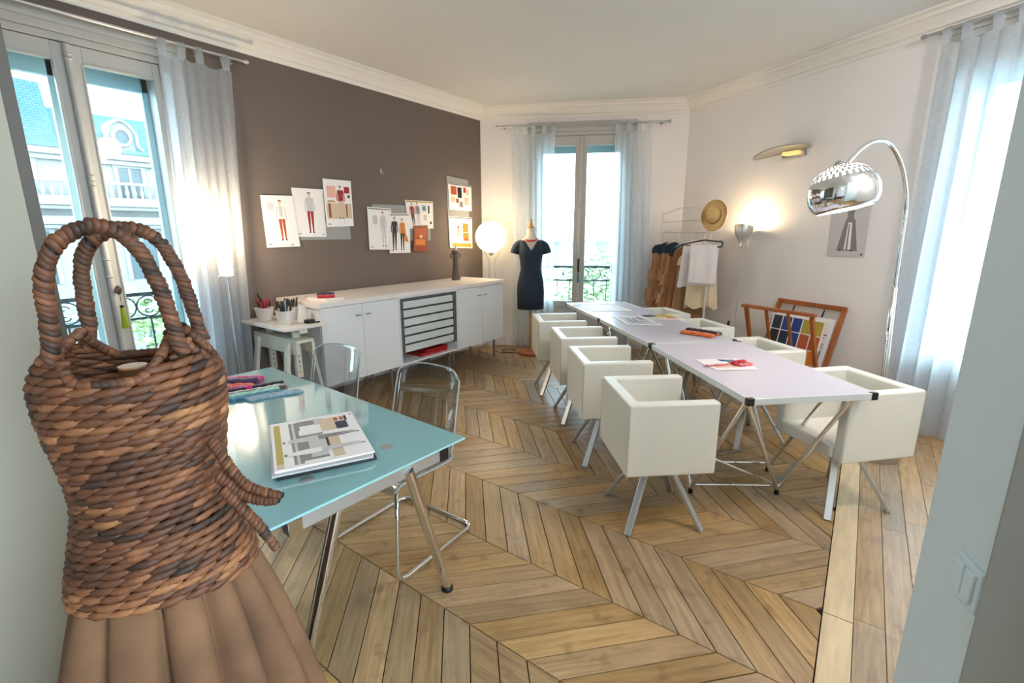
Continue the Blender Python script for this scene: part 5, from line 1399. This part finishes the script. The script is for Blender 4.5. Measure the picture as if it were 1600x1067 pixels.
for s in (-1, 1):
    m = MB(); P = smooth_path([(s * 0.115, 0, 1.455), (s * 0.158, 0, 1.44), (s * 0.19, 0, 1.40), (s * 0.21, 0.0, 1.335)], 5)
    m.tube(P, [0.056 + 0.0 * i for i in range(len(P))], 18, cap=False, flat=0.9); m.build('sleeve', M_navyd, t2, smooth='full', solid=0.004)
m = MB(); m.tube([(0.078 * math.cos(2 * PI * k / 28), 0.078 * math.sin(2 * PI * k / 28) * 0.95 + 0.012, 1.525 - 0.028 * math.sin(2 * PI * k / 28)) for k in range(28)], 0.011, 8, closed=True)
o = m.build('necklace', mat('coral_red_beads', sr(196, 40, 44), 0.4), smooth='full'); o.location = t.location; o.rotation_euler = t.rotation_euler; tag(o, 'coral red choker round the neck of the navy dress form', 'necklace')

# ------------------------------------------------------------------ clothes rail with garments
RS0, RS1, ROFF, RZ = 0.11, 0.92, 0.40, 1.60
org = onR(0, ROFF)
t = thing('clothes_rail', 'white tubular clothes rail with curved top bar by the right wall', 'rail', org, RIGHT_YAW)
M_tubew = mat('white_painted_tube', sr(220, 214, 204), 0.4)
for x in (RS0, RS1):
    m = MB(); m.tube([(x, 0, 0.03), (x, 0, 1.86 if x == RS0 else 1.80)], 0.0115, 12); m.build('post', M_tubew, t, smooth=True)
    m = MB(); m.tube([(x, -0.22, 0.02), (x, 0.22, 0.02)], 0.0115, 10); m.build('foot', M_tubew, t, smooth=True)
m = MB(); m.tube([(RS0, 0, RZ), (RS1, 0, RZ)], 0.010, 12); m.build('hanging_bar', M_tubew, t, smooth=True)
m = MB(); m.tube([(RS0, 0, 1.72), (RS1, 0, 1.74)], 0.006, 8); m.build('upper_bar', M_tubew, t, smooth=True)
m = MB(); m.tube(smooth_path([(RS0, 0, 1.83), (RS0 + 0.1, 0, 1.835), (RS0 + 0.25, 0, 1.875), (RS0 + 0.42, 0, 1.885), (RS0 + 0.62, 0, 1.86), (RS1, 0, 1.80)], 4), 0.006, 8); m.build('crest_bar', M_tubew, t, smooth='full')
M_brown1 = mat('tan_brown_cloth', sr(156, 116, 82), 0.9, var=0.12, vscale=14, bump=0.25, bscale=80, sheen=0.4)
M_brown2 = mat('copper_brown_cloth', sr(142, 94, 60), 0.9, var=0.12, vscale=14, bump=0.25, bscale=80, sheen=0.4)
M_brown3 = mat('sand_cloth', sr(176, 138, 100), 0.9, var=0.1, vscale=12, bump=0.25, bscale=80, sheen=0.4)
M_ecru = mat('ecru_cloth', sr(222, 206, 176), 0.9, var=0.06, vscale=12, bump=0.2, bscale=80)
M_whitec = mat('white_cotton', sr(234, 230, 232), 0.9, var=0.03, vscale=12, bump=0.2, bscale=80)
M_navyc = mat('navy_cotton', sr(32, 44, 66), 0.9, var=0.1, vscale=20, bump=0.2, bscale=80)
M_hangm = mat('hanger_metal', (0.75, 0.73, 0.68), 0.3, metal=0.8)
def d_of(th): return th * 1.05
def garment(label, x, ztop, zbot, wt, wb, mm, th, seed, yoke=None, lean=0.0, folds=5, cat='dress', name='garment', ang=0.0, flare=1.0, yz=0.16, th_b=None):
    """garment hanging across the rail: local x across, y along the rail, z up"""
    rz = RIGHT_YAW + PI / 2 + ang
    base_ = onR(x, ROFF)
    hg = thing('clothes_hanger', 'wire hanger on the clothes rail holding the ' + label[0], 'hanger', base_, rz, 'hangers on the clothes rail')
    m = MB(); m.tube(smooth_path([(0.0, 0, RZ - 0.012), (0.016, 0, RZ - 0.004), (0.018, 0, RZ + 0.008), (0.002, 0, RZ + 0.0165), (-0.016, 0, RZ + 0.006), (-0.010, 0, RZ - 0.02), (0, 0, RZ - 0.05), (0, 0, ztop + 0.01)], 4), 0.0024, 6); m.build('hook', M_hangm, hg, smooth='full')
    m = MB(); m.tube(smooth_path([(-wt * 0.95, 0, ztop - 0.075), (-wt * 0.5, 0, ztop - 0.02), (0, 0, ztop + 0.012), (wt * 0.5, 0, ztop - 0.02), (wt * 0.95, 0, ztop - 0.075)], 4), 0.0045, 6); m.build('shoulder_bar', M_hangm, hg, smooth='full')
    g = thing(name, label[1], cat, base_, rz)
    rg = random.Random(seed); ph = [rg.uniform(0, 6.28) for _ in range(5)]
    seg = 52; nz = 22
    def ringat(v):
        z = ztop + (zbot - ztop) * v
        w = wt * 0.55 + (wt * 0.45) * min(1, v / 0.08) if v < 0.08 else wt + (wb - wt) * ((v - 0.08) / 0.92) ** flare
        d = (th * (0.45 + 0.55 * min(1, v / 0.1))) * (1 if th_b is None else 1 + (th_b / th - 1) * v)
        pts = []
        for k in range(seg):
            a = 2 * PI * k / seg
            f = 1 + 0.28 * v * math.sin(folds * a + ph[0] + 1.2 * v) + 0.14 * v * math.sin((folds * 2 + 1) * a + ph[1])
            xx = w * math.cos(a) * (1 + 0.06 * v * math.sin(3 * a + ph[2])); yy = d * math.sin(a) * f + lean * v
            zz = z - (0.10 * (abs(xx) / max(wt, 1e-3)) ** 1.5 if v < 0.03 else 0) + (0.02 * math.sin(4 * a + ph[3]) * v)
            pts.append((xx + 0.02 * v * math.sin(ph[4]), yy, zz))
        return pts
    def shell(v0, v1, grow, n):
        m = MB(); vs = []; fs = []
        for j in range(n + 1):
            P = ringat(v0 + (v1 - v0) * j / n)
            vs += [(x * (1 + grow), y * (1 + grow * 3), z) for x, y, z in P]
        for j in range(n):
            for k in range(seg): fs.append((j * seg + k, j * seg + (k + 1) % seg, (j + 1) * seg + (k + 1) % seg, (j + 1) * seg + k))
        return m.add(vs, fs)
    shell(0.0, 1.0, 0, nz).build('cloth', mm, g, smooth='full')
    if yoke is not None: shell(0.0, yz, 0.10, 5).build('yoke', yoke, g, smooth='full')
    if yoke is M_navyc or mm is M_brown3:
        for q0 in ((0.42, 0.5), (0.72, 0.80)):
            shell(q0[0], q0[0] + 0.16, 0.16, 5).build('flounce', mm, g, smooth='full')
        P = ringat(0.18); a_ = P[int(seg * 0.75)]
        m = MB(); x0 = rg.uniform(-0.06, 0.06); yy = -d_of(th) 
        for sg in (-1, 1):
            m.tube(smooth_path([(x0, yy, ztop - 0.16), (x0 + sg * 0.03, yy - 0.012, ztop - 0.19), (x0 + sg * 0.022, yy - 0.008, ztop - 0.26), (x0 + sg * 0.035, yy - 0.01, ztop - 0.34)], 4), 0.006, 6, flat=0.4)
        m.build('ribbon_tie', mm, g, smooth='full')
    return g
items = [  # from the window end of the rail
 (('first brown dress', 'outermost tan dress with navy yoke, nearest the middle window'), 0.16, 1.47, 0.66, 0.13, 0.19, M_brown1, 0.021, 1, M_navyc, -0.055, 5),
 (('second brown dress', 'second tan dress with navy yoke from the window end of the rail'), 0.225, 1.48, 0.64, 0.14, 0.19, M_brown1, 0.021, 2, M_navyc, -0.03, 6),
 (('third brown dress', 'third brown dress with navy yoke from the window end of the rail'), 0.29, 1.47, 0.62, 0.13, 0.18, M_brown2, 0.020, 3, M_navyc, -0.015, 5),
 (('fourth brown dress', 'fourth tan dress with navy yoke from the window end of the rail'), 0.35, 1.48, 0.66, 0.14, 0.19, M_brown1, 0.021, 4, M_navyc, 0, 7),
 (('sand dress', 'sand coloured strap dress hanging high in the middle of the rail'), 0.42, 1.40, 0.63, 0.11, 0.18, M_brown3, 0.022, 5, None, 0.0, 6),
 (('copper dress', 'copper brown dress with navy yoke just beyond the middle of the rail'), 0.485, 1.45, 0.60, 0.13, 0.18, M_brown2, 0.021, 6, M_navyc, 0.0, 5),
 (('dark copper dress', 'copper brown long dress fifth from the white clothes'), 0.545, 1.44, 0.58, 0.13, 0.18, M_brown2, 0.020, 7, None, 0.01, 6),
 (('long tan dress', 'long flaring tan skirt dress hanging lowest beside the post'), 0.625, 1.36, 0.46, 0.12, 0.20, M_brown1, 0.024, 8, M_ecru, 0.02, 5),
]
for it in items:
    lb, x, zt_, zb_, wt_, wb_, mm_, th_, sd_, yk_, ln_, fo_ = it
    garment(lb, x, zt_, zb_, wt_, wb_, mm_, th_, sd_, yk_, ln_, fo_, 'dress', 'hanging_dress', ang=R(-32))
garment(('white blouse', 'white cotton blouse hanging just before the end of the rail'), 0.72, 1.50, 0.98, 0.15, 0.20, M_whitec, 0.03, 21, None, 0.0, 5, 'blouse', 'hanging_blouse', ang=R(-25))
garment(('ecru skirt', 'ecru long skirt hanging behind the white trousers at the rail end'), 0.83, 1.46, 0.74, 0.14, 0.18, M_ecru, 0.035, 22, None, 0.0, 6, 'skirt', 'hanging_skirt', ang=R(-50))
# folded white trousers over a black bar hanger at the end, facing the room
hp = onR(1.00, ROFF + 0.16)
hrz = RIGHT_YAW + R(22)
hg = thing('trouser_hanger', 'black trouser hanger sticking out at the end of the clothes rail', 'hanger', hp, hrz)
m = MB(); m.tube(round_path([(-0.24, 0, 1.475), (-0.25, 0, 1.44), (-0.235, 0, 1.465), (0.0, 0, 1.515), (0.15, 0, 1.50), (0.20, 0, 1.50), (0.20, 0, 1.445), (0.13, 0, 1.44)], 0.02, 4), 0.0075, 8); m.tube([(-0.22, 0, 1.455), (0.14, 0, 1.455)], 0.006, 8); m.build('hanger_bar', M_black, hg, smooth='full')
m = MB(); m.tube(smooth_path([(0, 0, 1.515), (0, 0.02, 1.58), (0.0, 0.09, 1.62), (0, 0.13, 1.617)], 4), 0.003, 6); m.build('hook', M_hangm, hg, smooth='full')
g = thing('folded_trousers', 'white trousers folded over the black hanger at the rail end', 'trousers', hp, hrz)
m = MB()
def tr(u, v):
    x = -0.15 + 0.30 * u + 0.006 * math.sin(v * 5); s = v * 2
    if s < 0.92: y, z = -0.016 - 0.004 * math.sin(u * 9), 1.455 - 0.42 * (1 - s / 0.92) - 0.0
    elif s < 1.08: a = (s - 0.92) / 0.16 * PI; y, z = -0.016 * math.cos(a), 1.455 + 0.012 * math.sin(a)
    else: y, z = 0.016, 1.455 - 0.44 * (s - 1.08) / 0.92
    return (x + (0.01 if s > 1 else 0), y + 0.006 * math.sin(u * 12 + v), z)
m.grid(tr, 16, 40); m.build('cloth', M_whitec, g, smooth='full', solid=0.006)
# straw hat on the end post
hp = onR(1.0, ROFF + 0.05, 1.775)
t = thing('straw_hat', 'woven straw hat hung on the end post of the clothes rail', 'hat', hp, RIGHT_YAW, None, (R(78), R(0), RIGHT_YAW + R(28)))
M_straw = mat('straw', sr(206, 172, 112), 0.8, var=0.15, vscale=60, bump=0.4, bscale=160)
m = MB(); m.lathe([(0.148, 0.018), (0.15, 0.0), (0.14, -0.004), (0.10, 0.0), (0.082, 0.006), (0.076, 0.05), (0.068, 0.085), (0.04, 0.10), (0.0, 0.092)], 36, sx=0.9, sy=1.12, cap=False); m.build('straw_body', M_straw, t, smooth='full', solid=0.003)
m = MB(); m.lathe([(0.0835, 0.008), (0.081, 0.03)], 36, sx=0.9, sy=1.12, cap=False); m.build('hat_band', M_brownp, t, smooth='full', solid=0.002)

# ------------------------------------------------------------------ wooden print rack
PS0, PS1 = 1.60, 2.27
t = thing('print_rack', 'folding orange wood print rack leaning against the right wall', 'rack', onR(0, 0), RIGHT_YAW)
W_ = lambda s, off, z: (s, -off, z)
def brd(p, q, w, h, up, nm):
    m = MB(); m.bar(p, q, w, h, up=up); m.build(nm, M_teak, t, bevel=0.003)
# rear frame leans on the wall
brd(W_(PS0 - 0.02, 0.045, 0.90), W_(PS1 + 0.02, 0.045, 0.90), 0.022, 0.045, (0, 0, 1), 'rear_top_rail')
for s in (PS0, PS1):
    brd(W_(s, 0.05, 0.885), W_(s, 0.30, 0.05), 0.024, 0.055, (0, 1, 0.3), 'rear_side_board')
brd(W_(PS0, 0.275, 0.16), W_(PS1, 0.275, 0.16), 0.03, 0.03, (0, 0, 1), 'bottom_rail')
# front frame leans out into the room
brd(W_(PS0 - 0.03, 0.53, 0.875), W_(PS1 + 0.07, 0.53, 0.885), 0.05, 0.030, (0, 0, 1), 'front_top_rail')
for k in range(4):
    s = PS0 + 0.01 + k * (PS1 + 0.03 - PS0) / 3
    m = MB(); m.bar(W_(s, 0.53, 0.865), W_(s - 0.02, 0.30, 0.17), 0.034 if k in (0, 3) else 0.024, 0.03 if k in (0, 3) else 0.022, up=(0, 1, 0)); m.build('front_slat', M_teak, t, bevel=0.003)
for s in (PS0 + 0.02, PS1 - 0.01):
    brd(W_(s, 0.30, 0.17), W_(s, 0.20, 0.0), 0.03, 0.05, (0, 1, 0), 'leg')
    brd(W_(s, 0.30, 0.10), W_(s, 0.42, 0.0), 0.03, 0.05, (0, 1, 0), 'leg')
for s in (PS0 + 0.18, PS1 - 0.18):
    m = MB(); m.bar(W_(s, 0.055, 0.87), W_(s, 0.085, 0.80), 0.012, 0.006, up=(0, 1, 0)); m.build('strap', M_black, t)
g = 'prints standing in the wooden rack'
def rp(s0, s1, o0, z0, o1, z1, ds=0.0): return [onR(s0, o0, z0), onR(s1, o0, z0), onR(s1 + ds, o1, z1), onR(s0 + ds, o1, z1)]
sheet('large_print', 'large white print at the back of the wooden rack with small grey photos', 'print', rp(PS0 + 0.03, PS1 - 0.03, 0.268, 0.20, 0.092, 0.80),
      [rc(GR, 0.80, 0.30, 0.93, 0.50), rc(LG, 0.82, 0.52, 0.94, 0.62), rc(BR, 0.84, 0.66, 0.88, 0.72), rc(K, 0.86, 0.74, 0.94, 0.755), rc(K, 0.86, 0.70, 0.92, 0.71), rc(GR, 0.78, 0.12, 0.9, 0.24)], M_paper, 0.004, g)
sw = []
cols = [[K, NV, BL, OC, OC], [NV, BL, BL, OC, BE], [K, RD, NV, OR, OR], [RD, K, OR, NV, LG], [GR, RD, RD, WH, RD]]
cols = [[NV, BL, BL, OC, OC], [K, NV, BL, RU, RU], [RD, K, NV, RD, OR], [GR, RD, RD, NV, WH]]
for j in range(4):
    for i in range(5):
        u0 = 0.04 + i * 0.19; v1 = 0.97 - j * 0.24
        sw.append(rc(cols[j][i], u0, v1 - 0.225, u0 + 0.17, v1))
sheet('swatch_card', 'large card of navy, blue, red and ochre swatches in front in the wooden rack', 'print', rp(PS0 + 0.045, PS1 - 0.06, 0.30, 0.20, 0.175, 0.79), sw, M_paper, 0.004, g)
# ------------------------------------------------------------------ woven dress form in the foreground
WC = Vector((-1.156, 0.284, 0))
WX = Vector((0.55, 0.83, 0)).normalized()
WYAW = math.atan2(WX.y, WX.x)              # local x = WX, local y points away from the room's viewer side
wf = thing('woven_bodice', 'woven brown bodice with two arched handles and hem ties at the left', 'bodice', (WC.x, WC.y, 0), WYAW)
def straw_mat(name, lo, mid, hi):
    m = bpy.data.materials.new(name); m.use_nodes = True
    nt = m.node_tree; b = nt.nodes['Principled BSDF']; N = nt.nodes.new; L = nt.links.new
    at = N('ShaderNodeAttribute'); at.attribute_name = 'tone'
    tc = N('ShaderNodeTexCoord'); nz = N('ShaderNodeTexNoise'); nz.inputs['Scale'].default_value = 30; nz.inputs['Detail'].default_value = 4
    L(tc.outputs['Object'], nz.inputs['Vector'])
    ad = N('ShaderNodeMath'); ad.operation = 'MULTIPLY_ADD'; ad.inputs[1].default_value = 0.5; L(nz.outputs['Fac'], ad.inputs[0])
    sb = N('ShaderNodeMath'); sb.operation = 'SUBTRACT'; sb.inputs[1].default_value = 0.25; L(at.outputs['Fac'], sb.inputs[0]); L(sb.outputs[0], ad.inputs[2])
    cr = N('ShaderNodeValToRGB'); cr.color_ramp.elements[0].position = 0.1; cr.color_ramp.elements[0].color = lo; cr.color_ramp.elements[1].position = 0.95; cr.color_ramp.elements[1].color = hi
    e = cr.color_ramp.elements.new(0.55); e.color = mid
    L(ad.outputs[0], cr.inputs[0]); L(cr.outputs[0], b.inputs['Base Color'])
    b.inputs['Roughness'].default_value = 0.62
    fb_ = N('ShaderNodeTexNoise'); fb_.inputs['Scale'].default_value = 180; L(tc.outputs['Object'], fb_.inputs['Vector'])
    bp_ = N('ShaderNodeBump'); bp_.inputs['Strength'].default_value = 0.35; bp_.inputs['Distance'].default_value = 0.002; L(fb_.outputs['Fac'], bp_.inputs['Height']); L(bp_.outputs[0], b.inputs['Normal'])
    return m
M_wov = straw_mat('water_hyacinth', sr(30, 18, 12), sr(104, 62, 36), sr(168, 116, 74))
WR = [(1.44, 0.100), (1.40, 0.116), (1.37, 0.138), (1.345, 0.152), (1.32, 0.160), (1.253, 0.158), (1.169, 0.144), (1.10, 0.137), (1.06, 0.138), (0.991, 0.153), (0.94, 0.166), (0.896, 0.176), (0.86, 0.178)]
WR = [(z, r * 0.97) for z, r in WR]
def wrad(z):
    if z >= WR[0][0]: return WR[0][1]
    for (za, ra), (zb, rb) in zip(WR[:-1], WR[1:]):
        if za >= z >= zb: return rb + (ra - rb) * (z - zb) / (za - zb)
    return WR[-1][1]
def wpt(a, z, grow=0.0):
    r = wrad(z) + grow
    return Vector((r * math.cos(a), (r * 0.76) * math.sin(a) , z))
def rim(a):
    """height of the upper edge at angle a (0 = right side of the picture, -90 deg = front)"""
    d = math.degrees(a) % 360
    # peaks where the handles meet the weave
    z = 1.338 if d > 180 else 1.345
    for pk in (33, 147, 213, 327):
        q = abs((d - pk + 180) % 360 - 180)
        z = max(z, 1.338 + 0.072 * max(0, 1 - (q / 38.0)) ** 0.9)
    # armhole dips
    for dp in (0, 180):
        q = abs((d - dp + 180) % 360 - 180)
        if q < 24: z = min(z, 1.335 + 0.055 * (q / 24.0) ** 1.6)
    return z
rgw = random.Random(5)
def stitch(m, p0, p1, n, r, tone, bow=0.006, sq=0.8):
    """one leaf-shaped twist of the weave from p0 to p1, bulging along the outward normal n"""
    d = (p1 - p0); L_ = d.length; d = d / L_
    s = d.cross(n).normalized(); secs = 6; k = 6
    vs = []
    for i in range(secs):
        t_ = i / (secs - 1); rr_ = r * (0.30 + 0.70 * math.sin(PI * min(max(t_, 0.04), 0.96)) ** 0.7)
        c = p0.lerp(p1, t_) + n * (bow * math.sin(PI * t_))
        tw = t_ * 1.6
        for j in range(k):
            a = 2 * PI * j / k + tw
            vs.append(c + s * math.cos(a) * rr_ * 1.0 + n * math.sin(a) * rr_ * sq)
    fs = []
    for i in range(secs - 1):
        for j in range(k): fs.append((i * k + j, i * k + (j + 1) % k, (i + 1) * k + (j + 1) % k, (i + 1) * k + j))
    fs.append(tuple(range(k - 1, -1, -1))); fs.append(tuple((secs - 1) * k + j for j in range(k)))
    m.add(vs, fs, 0, tone)
zc = 0.882; row = 0; STEP = 0.0148
while zc < 1.425:
    m = MB(); cnt = 0
    per = 2 * PI * wrad(zc) * 0.88; n = max(16, int(per / 0.037))
    off = (row % 2) * 0.5 + rgw.uniform(-0.1, 0.1)
    rowtone = rgw.uniform(-0.16, 0.16)
    for k in range(n):
        a0 = 2 * PI * (k + off) / n; a1 = a0 + 2 * PI / n * 1.42; am = (a0 + a1) / 2
        if zc > 1.325 and zc > rim(am) - 0.004: continue
        tilt = STEP * 0.62
        zz = zc + 0.004 * math.sin(a0 * 3 + row * 0.3)
        p0 = wpt(a0, zz - tilt * 0.5, 0.000); p1 = wpt(a1, zz + tilt * 0.5, 0.000)
        nn_ = Vector((math.cos(am), math.sin(am) / 0.76, 0)).normalized()
        stitch(m, p0, p1, nn_, 0.0098 * rgw.uniform(0.88, 1.12), min(1, max(0.02, 0.46 + rowtone + rgw.uniform(-0.2, 0.24))), 0.004)
        cnt += 1
    if cnt:
        oc = m.build('woven_course', M_wov, wf, smooth='full', fix=False)
        if zc > 1.32: oc['kind'] = 'stuff'
    zc += STEP; row += 1
# wrapped edges along the neck openings
def wrap(m, P, r, dens=0.011, tone0=0.5, rr_end=None):
    P = [Vector(p) for p in P]
    L_ = [0]
    for a, b in zip(P[:-1], P[1:]): L_.append(L_[-1] + (b - a).length)
    n = max(3, int(L_[-1] / dens))
    def at(d):
        d = min(max(d, 0), L_[-1] - 1e-6)
        for i in range(len(P) - 1):
            if L_[i + 1] >= d: return P[i].lerp(P[i + 1], (d - L_[i]) / (L_[i + 1] - L_[i])), (P[i + 1] - P[i]).normalized()
        return P[-1], (P[-1] - P[-2]).normalized()
    for k in range(n):
        d0 = L_[-1] * k / n; c, tg = at(d0); c1_, _ = at(d0 + dens * 1.1)
        f = k / n; R_ = r if rr_end is None else r + (rr_end - r) * f
        R_ *= rgw.uniform(0.93, 1.1)
        a = Vector((0, 0, 1)) if abs(tg.z) < 0.8 else Vector((0, 1, 0))
        x = tg.cross(a).normalized(); y = tg.cross(x)
        seg = 12; secs = [(-0.85, 0.86), (-0.3, 1.0), (0.35, 0.98), (0.9, 0.84)]
        ph = rgw.uniform(0, 0.6); vs = []
        for s_, q in secs:
            for j in range(seg):
                an = 2 * PI * j / seg
                slant = 0.45 * R_ * math.cos(an + ph)
                vs.append(c + tg * (s_ * dens * 0.62 + slant) + (x * math.cos(an) + y * math.sin(an)) * R_ * q)
        fs = []
        for i in range(3):
            for j in range(seg): fs.append((i * seg + j, i * seg + (j + 1) % seg, (i + 1) * seg + (j + 1) % seg, (i + 1) * seg + j))
        m.add(vs, fs, 0, min(1, max(0.02, tone0 + rgw.uniform(-0.2, 0.2))))
    m.tube(P, r * 0.75 if rr_end is None else [r * 0.75 + (rr_end - r) * 0.75 * i / (len(P) - 1) for i in range(len(P))], 8)
for i0 in range(len(m.v)): pass
for (d0, d1, nm) in ((213, 327, 'front_neck_edge'), (33, 147, 'back_neck_edge'), (147, 213, 'armhole_edge'), (-33, 33, 'armhole_edge')):
    P = []
    for k in range(17):
        a = R(d0 + (d1 - d0) * k / 16); P.append(wpt(a, rim(a), -0.004))
    m = MB(); wrap(m, smooth_path(P, 2), 0.0095, 0.012, 0.42); m.build('wrapped_edge', M_wov, wf, smooth='full', fix=False)
ya, yb = -0.085, 0.085
h1 = [(-0.105, ya, 1.385), (-0.096, ya, 1.42), (-0.092, ya, 1.47), (-0.085, ya, 1.53), (-0.052, ya, 1.588), (0.014, ya, 1.614), (0.068, ya, 1.585), (0.098, ya, 1.52), (0.112, ya, 1.455), (0.120, ya, 1.40), (0.125, ya, 1.375)]
h2 = [(-0.115, yb, 1.375), (-0.102, yb, 1.41), (-0.100, yb, 1.46), (-0.092, yb, 1.54), (-0.060, yb, 1.59), (0.0, yb, 1.612), (0.060, yb, 1.59), (0.095, yb, 1.52), (0.110, yb, 1.45), (0.120, yb, 1.39), (0.126, yb, 1.37)]
for h in (h1, h2):
    m = MB(); wrap(m, smooth_path([(x * 0.87 + 0.004, y * 0.9, z) for x, y, z in h], 5), 0.0140, 0.0105, 0.36); m.build('handle', M_wov, wf, smooth='full', fix=False)
# plaited ties at the hip
loc = lambda P: Matrix.Rotation(-WYAW, 3, 'Z') @ (Vector(P) - Vector((WC.x, WC.y, 0)))
def tie(pts, r0, r1, nm):
    m = MB(); wrap(m, smooth_path([loc(p) for p in pts], 5), r0, 0.0085, 0.42, r1); m.build(nm, M_wov, wf, smooth='full', fix=False)
tie([(-0.985, 0.345, 1.205), (-0.935, 0.35, 1.165), (-0.90, 0.36, 1.135), (-0.868, 0.376, 1.122), (-0.832, 0.395, 1.117)], 0.011, 0.008, 'tie')
tie([(-0.955, 0.34, 1.145), (-0.91, 0.355, 1.115), (-0.87, 0.372, 1.105), (-0.838, 0.39, 1.108)], 0.015, 0.009, 'tie')
tie([(-0.93, 0.335, 1.125), (-0.895, 0.345, 1.095), (-0.862, 0.358, 1.063), (-0.84, 0.366, 1.035), (-0.826, 0.371, 1.018)], 0.013, 0.008, 'tie')
# dark inner form and its turned wooden neck
df = thing('mannequin_form', 'dark tailor form with cut wooden neck inside the woven bodice', 'mannequin', (WC.x, WC.y, 0), WYAW)
m = MB(); pr = []
for z in (1.285, 1.27, 1.22, 1.17, 1.10, 1.05, 0.99, 0.93, 0.88, 0.80):
    r = wrad(z) - 0.030 - (0.05 if z > 1.28 else 0); pr.append((z, r, r * 0.76, 0))
ell([(1.288, 0, 0, 0)] + pr + [(0.80, 0, 0, 0)], m, 32); m.build('torso', mat('black_jersey', sr(24, 22, 22), 0.9), df, smooth='full')
m = MB(); m.lathe([(0.026, 1.275), (0.024, 1.30), (0.0235, 1.335), (0.0235, 1.338)], 20, (-0.004, 0.02, 0), cap=False); m.build('neck_block', mat('dark_turned_wood', sr(104, 66, 40), 0.5, var=0.2, vscale=20, stretch=(1, 1, 0.2)), df, smooth=True)
m = MB(); m.lathe([(0.0245, 1.336), (0.0245, 1.340), (0.0, 1.341)], 20, (-0.004, 0.02, 0)); m.build('cut_wood_end', M_palewood, df)
m = MB(); m.tube([(0, 0, 0.03), (0, 0, 0.85)], 0.017, 12); m.build('pole', M_steel, df)
m = MB(); m.lathe([(0.16, 0), (0.16, 0.02), (0.03, 0.035)], 28); m.build('base', M_black, df, smooth=True)
# suede skirt with deep unpressed pleats
M_suede = mat('brown_suede', sr(106, 76, 53), 0.9, var=0.34, vscale=6, bump=0.2, bscale=220)
sk = thing('suede_skirt', 'long brown suede skirt with deep soft pleats below the woven bodice', 'skirt', (WC.x, WC.y, 0), WYAW)
NP = 12
def skirt(u, v):
    a = 2 * PI * u; z = 0.91 - 0.72 * v
    r = 0.150 + 0.165 * (v ** 0.75) + 0.02 * v
    s = (u * NP + 0.22 * math.sin(a * 2 + 1.0)) % 1.0
    # rounded tube pleats with a deep narrow fold between them
    prof_ = math.sin(PI * s) ** 0.30
    amp = 0.040 + 0.115 * min(1, v * 1.8)
    r2 = r - amp * (1 - prof_) * 1.15 + 0.006 * math.sin(a * 5 + 3 * v)
    tw = 0.10 * v * math.sin(a * 1 + 0.5)
    return (r2 * math.cos(a + tw), r2 * 0.80 * math.sin(a + tw), z)
m = MB(); m.grid(skirt, NP * 14, 26, closed_u=True); m.build('suede', M_suede, sk, smooth='full', fix=False, solid=0.003)
m = MB(); ell([(0.92, 0.150, 0.114, 0), (0.90, 0.150, 0.114, 0)], m, 40); m.build('waistband', M_suede, sk, smooth='full', solid=0.003)
